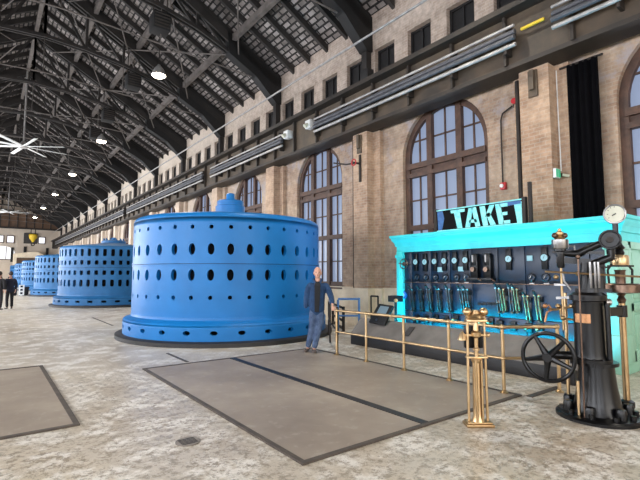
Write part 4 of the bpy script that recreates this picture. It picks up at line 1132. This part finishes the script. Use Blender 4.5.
def standJ(k=1, lean=0):
    return dict(hip=V3(0, 0, .92), chest=V3(0, 0, 1.3), neck=V3(0, 0, 1.48), head=V3(0, -.02, 1.64),
         shL=V3(.19, 0, 1.4), elL=V3(.25, .03, 1.12), wrL=V3(.25, -.04, .88), hdL=V3(0, -.15, -1), upL=V3(1, 0, 0), shR=V3(-.19, 0, 1.4), elR=V3(-.25, .03, 1.12), wrR=V3(-.25, -.04, .88), hdR=V3(0, -.15, -1), upR=V3(-1, 0, 0),
         thL=V3(.09, 0, .86), knL=V3(.1, -.03, .48), anL=V3(.1, .02, .085), toL=V3(.2, -1, 0), thR=V3(-.09, 0, .86), knR=V3(-.1, -.02, .48), anR=V3(-.1, .02, .085), toR=V3(-.2, -1, 0))
person('person', 'distant visitor in dark clothes standing beside a visitor in a navy jacket', (.55, 25.2, 0), radians(150), standJ(), dict(legs='darkcl', top='darkcl', shoe='blackm'), 'hair', .016)
person('person', 'distant visitor in navy jacket far down the hall before the generators', (.98, 25.6, 0), radians(200), standJ(), dict(legs='darkcl', top='navycl', shoe='blackm'), 'hair', .016)

# ------------------------------------------------------------------ far end of the hall
def fy(px, py, Y=Y1 - .02): return ony(px, py, Y)
def rect(name, px0, py0, px1, py1, mat, lab, cat, Y=Y1, dep=.15, kind=None):
    a = ony(px0, py0, Y); b = ony(px1, py1, Y); return tag(MB().bb(a.x, b.x, Y - dep - .004, Y - .004, b.z, a.z).build(name, mat, smooth=False), lab, cat, kind=kind)
def farwin(n, px0, py0, px1, py1):
    a = ony(px0, py0, Y1); b = ony(px1, py1, Y1)
    r = thing('window_%d' % n, 'small bright square window in the far end wall', 'window', ((a.x + b.x) / 2, Y1, b.z), 'square windows in the far end wall', 'structure')
    MB().bb(a.x, b.x, Y1 - .06, Y1 - .002, b.z, a.z).build('glass', 'panefar', r, smooth=False)
    m = MB(); w = .12
    for q_ in ((a.x - w, a.x, b.z - w, a.z + w), (b.x, b.x + w, b.z - w, a.z + w), (a.x, b.x, a.z, a.z + w), (a.x, b.x, b.z - w, b.z)): m.bb(q_[0], q_[1], Y1 - .12, Y1 - .002, q_[2], q_[3])
    m.build('window_frame', 'wood', r, smooth=False)
farwin(201, -2, 235.5, 3, 242); farwin(202, 7.5, 236, 13.5, 242.5); farwin(203, 39, 237.5, 44.5, 243.5)
a = ony(1, 264, Y1); c = a.x; w = 1.75; zb = ony(0, 259, Y1).z; zs_ = ony(0, 252, Y1).z
r = thing('window_204', 'wide bright arched window in the far end wall', 'window', (c, Y1, zb), None, 'structure')
out = [(c - w, Y1 - .05, zb)] + [(c - w * cos(pi * i / 16), Y1 - .05, zs_ + 1.0 * sin(pi * i / 16)) for i in range(17)] + [(c + w, Y1 - .05, zb)]
MB().prism(out, (0, .04, 0)).build('glass', 'panefar', r, smooth=False)
m = MB()
for dx in (-.6, .6): m.bb(c + dx - .05, c + dx + .05, Y1 - .1, Y1 - .04, zb, zs_ + .9)
m.bb(c - w, c + w, Y1 - .1, Y1 - .04, zb - .15, zb); m.build('window_frame', 'wood', r, smooth=False)
# timber gallery front high across the end of the hall
z0 = ony(30, 228, 86).z; z1 = ony(30, 214, 86).z
gal = thing('gallery_front', 'brown boarded front high across the far end of the hall', 'gallery', (RX, 86, z0), None, 'structure')
MB().bb(LX, WX, 85.9, 86.1, z0, z1).build('boarding', 'plank', gal, smooth=False)
m = MB(); x = LX + .3
while x < WX: m.bb(x - .08, x + .08, 85.8, 85.9, z0, z1); x += 1.15
m.build('upright', 'iron', gal, smooth=False); MB().bb(LX, WX, 85.7, 86.1, z0 - .25, z0).build('beam', 'iron', gal, smooth=False)
# hook block and its rack
a = ony(33, 238, 85.6)
hb = thing('hook_block', 'yellow crane hook block hanging at the far end of the hall', 'hook block', (a.x, 85.6, a.z - .9))
MB().lathe([(.1, -.7), (.25, -.45), (.55, .0), (.62, .45), (.5, .62), (0, .66)], (a.x, 85.6, a.z), 20).build('block', 'yellow', hb)
m = MB()
for dx in (-.3, .3): m.cyl((a.x + dx, 85.72, a.z + .5), (a.x + dx, 85.72, z0 - .05), .06, 8)
m.build('rope', 'iron', hb, each=True); MB().torus((a.x, 85.6, a.z - 1.05), (0, 1, 0), .22, .08, 16, 8).build('hook', 'iron', hb)
rect('notice_board', 24, 233, 37, 244, 'greyd', 'dark rack on the far end wall behind the yellow hook block', 'rack', Y1, .3)
rect('far_doorway', 23.8, 246.5, 26, 262, 'blackm', 'dark narrow doorway in the far end wall below the yellow hook block', 'doorway', kind='structure')
rect('far_doorway', 46, 248, 48, 262, 'blackm', 'dark narrow doorway in the far end wall next to the crane girder', 'doorway', kind='structure')
rect('far_doorway', 11, 247.5, 13, 262, 'blackm', 'dark narrow doorway in the far end wall beside the arched window', 'doorway', kind='structure')
a = ony(14, 252, 87); b = ony(43, 268, 87)
bt = thing('booth', 'cream booth with a curved top against the far end wall', 'booth', ((a.x + b.x) / 2, 88, 0))
w = (b.x - a.x)
MB().prism([(a.x, 87, 0), (b.x, 87, 0), (b.x, 87, a.z - .3), (a.x + w * .75, 87, a.z + .15), (a.x + w * .4, 87, a.z), (a.x, 87, a.z - .25)], (0, 2.4, 0)).build('shell', 'cream', bt, smooth=False)
MB().bb(a.x + .4, b.x - .4, 86.9, 87, .4, a.z - .9).build('opening', 'plank', bt, smooth=False)
# display panel and exhibit near the fourth generator
p = onz(22, 296); dY = p.y
a = ony(19, 285, dY); b = ony(24, 296, dY)
r = thing('display_board', 'white display board with dark pictures beside the distant generators', 'display board', (p.x, dY, 0))
MB().bb(a.x, b.x, dY, dY + .05, b.z + .05, a.z).build('panel', 'white', r)
m = MB()
for i in range(3): zc = b.z + .15 + i * (a.z - b.z) * .3; m.bb(a.x + .1, b.x - .1, dY - .01, dY, zc, zc + (a.z - b.z) * .17)
m.build('picture', 'navycl', r, each=True)
for x in (a.x + .06, b.x - .06): MB().bb(x - .03, x + .03, dY + .05, dY + .1, 0, a.z).build('leg', 'iron', r)
for px, lab in ((14, 'dark exhibit cabinet between the distant visitors and the white display board'), (25.6, 'dark exhibit cabinet between the white display board and the generators')):
    a = ony(px - 2.5, 287, dY + 1); b = ony(px + 2.5, 297, dY + 1)
    r = thing('exhibit_cabinet', lab, 'cabinet', ((a.x + b.x) / 2, dY + 1, 0)); MB().bb(a.x, b.x, dY + .7, dY + 1.3, .06, a.z).build('body', 'darkcl', r, bevel=.01); MB().bb(a.x - .04, b.x + .04, dY + .66, dY + 1.34, a.z, a.z + .06).build('top', 'bluefr', r); MB().bb(a.x + .05, b.x - .05, dY + .75, dY + 1.25, 0, .06).build('plinth', 'blackm', r)

# ------------------------------------------------------------------ lamps, heaters, fans
L0 = None
def add_light(kind, name, loc, energy, col=(1, 1, 1), parent=None, rot=None, **kw):
    d = bpy.data.lights.new(name, kind); d.energy = energy; d.color = col
    for k, v in kw.items(): setattr(d, k, v)
    o = bpy.data.objects.new(name, d); COL.objects.link(o); o.location = loc
    if rot: o.rotation_euler = rot
    if parent: o.parent = parent
    return o
LAMP_W = 1000
lamp_y = [18.3 + 11.46 * i for i in range(-2, 6)]
def mklamp():
    r = thing('pendant_lamp', 'round pendant lamp lit under the dark roof', 'lamp', (0, 0, 9.9), 'lit pendant lamps under the roof')
    MB().lathe([(.05, .5), (.07, .45), (.12, .4), (.2, .3), (.3, .06), (.3, .03), (.28, .03), (.18, .28), (.05, .36)], (0, 0, 9.9), 24).build('shade', 'pipe', r)
    MB().lathe([(.27, .04), (.24, 0), (.15, -.04), (0, -.05)], (0, 0, 9.9), 24).build('bulb_glass', 'lampglass', r)
    MB().cyl((0, 0, 10.4), (0, 0, 11.9), .02, 8).build('stem', 'iron', r)
    return r
lampo = None
for x in (5.4,):
    for li, y in enumerate(lamp_y):
        if lampo is None: lampo = mklamp(); o = lampo
        else: o = copy_tree(lampo)
        o.location = (x, y, 9.9)
        o['label'] = ('lit pendant lamp over the floor behind the viewer', 'lit pendant lamp above the floor cover and railing', 'biggest-looking lit pendant lamp, just beyond the round-holed generator', 'second lit pendant lamp in the row, beside a black heater box', 'third lit pendant lamp in the row down the hall', 'fourth lit pendant lamp in the row down the hall', 'fifth lit pendant lamp in the row down the hall', 'last small lit pendant lamp before the end wall')[li]
        add_light('SPOT', 'lamp_beam', (x, y, 9.8), LAMP_W, (1, .93, .82), None, None, spot_size=radians(150), spot_blend=.6, shadow_soft_size=.3)
# dark unit heaters hung beside the lamp row
pts_ = [(ray(133, 82)), ray(108, 116), ray(95, 134), ray(160, 24)]
labs = ('second black heater box hung under the roof, counting down the hall', 'third black heater box hung under the roof, counting down the hall', 'fourth black heater box hung under the roof, counting down the hall', 'first and biggest-looking black heater box hung under the roof')
for rr_, lab in zip(pts_, labs):
    P_ = CP + rr_ * ((10.9 - H) / rr_.z)
    r = thing('unit_heater', lab, 'heater', (P_.x, P_.y, 10.5), 'black heater boxes under the roof')
    MB().box((P_.x, P_.y, 10.9), (.62, .62, .66)).build('case', 'blackm', r, bevel=.03)
    m = MB()
    for i in range(5): m.box((P_.x, P_.y - .32, 10.66 + i * .12), (.54, .03, .05), (.5, 0, 0))
    m.build('louvre', 'iron', r)
    m = MB()
    for sx in (-.25, .25): m.cyl((P_.x + sx, P_.y, 11.2), (P_.x + sx, P_.y, roofz(P_.x + sx) - .25), .02, 6)
    m.build('hanger', 'iron', r, each=True)
# large ceiling fans
def fan(loc, lab, ph):
    r = thing('ceiling_fan', lab, 'fan', (0, 0, 0))
    MB().lathe([(.0, -.12), (.2, -.1), (.28, 0), (.22, .12), (.1, .3), (.07, .32)], n=24).build('motor', 'pipe', r)
    MB().cyl((0, 0, .3), (0, 0, 4.6), .05, 12).build('downrod', 'pipe', r)
    for i in range(8):
        a = 2 * pi * i / 8 + ph
        m = MB().box((1.25, 0, 0), (2.1, .2, .03), (.2, 0, 0)); m.xf(Matrix.Rotation(a, 4, 'Z')); m.build('blade', 'white', r, bevel=.008)
    r.location = loc
fan((1.45, 31.0, 9.2), 'large white many-bladed ceiling fan with all its blades seen clearly', .2)
fan((1.9, 66.5, 9.4), 'large white ceiling fan far down the hall', .5)

# ------------------------------------------------------------------ light
# daylight through the big windows on the left, plus an added fill light at the end behind the viewer
for k in bays:
    c = P0 + (k - .5) * BAY
    if c - HW < Y0 + .3 or c + HW > Y1 - .3: continue
    add_light('AREA', 'window_daylight', (LX + .35, c, 3.7), 330 if c < 22 else 680, (.93, .96, 1), None, (0, -pi / 2, 0), shape='RECTANGLE', size=4.6, size_y=2.5)
    add_light('AREA', 'window_daylight', (WX - .55, c, 3.7), 50, (.85, .92, 1), None, (0, pi / 2, 0), shape='RECTANGLE', size=4.6, size_y=2.5)
add_light('AREA', 'end_fill', (RX, Y0 + .4, 4.5), 1300, (1, .97, .93), None, (pi / 2, 0, 0), shape='RECTANGLE', size=12, size_y=6)  # added fill for the fronts of things; that end wall has no window
add_light('AREA', 'blue_wash', (7.52, 5.3, .33), 150, (.0, .62, 1), None, (0, radians(-158), 0), shape='RECTANGLE', size=.08, size_y=4.4)

w = bpy.data.worlds.new('world'); S.world = w; w.use_nodes = True
bg = w.node_tree.nodes['Background']; bg.inputs[0].default_value = (.75, .85, 1, 1); bg.inputs[1].default_value = .6
S.view_settings.view_transform = 'Standard'; S.view_settings.look = 'None'; S.view_settings.gamma = 1; S.view_settings.use_curve_mapping = False
S.view_settings.exposure = .15
S.cycles.max_bounces = 6; S.cycles.diffuse_bounces = 4; S.cycles.sample_clamp_indirect = 8
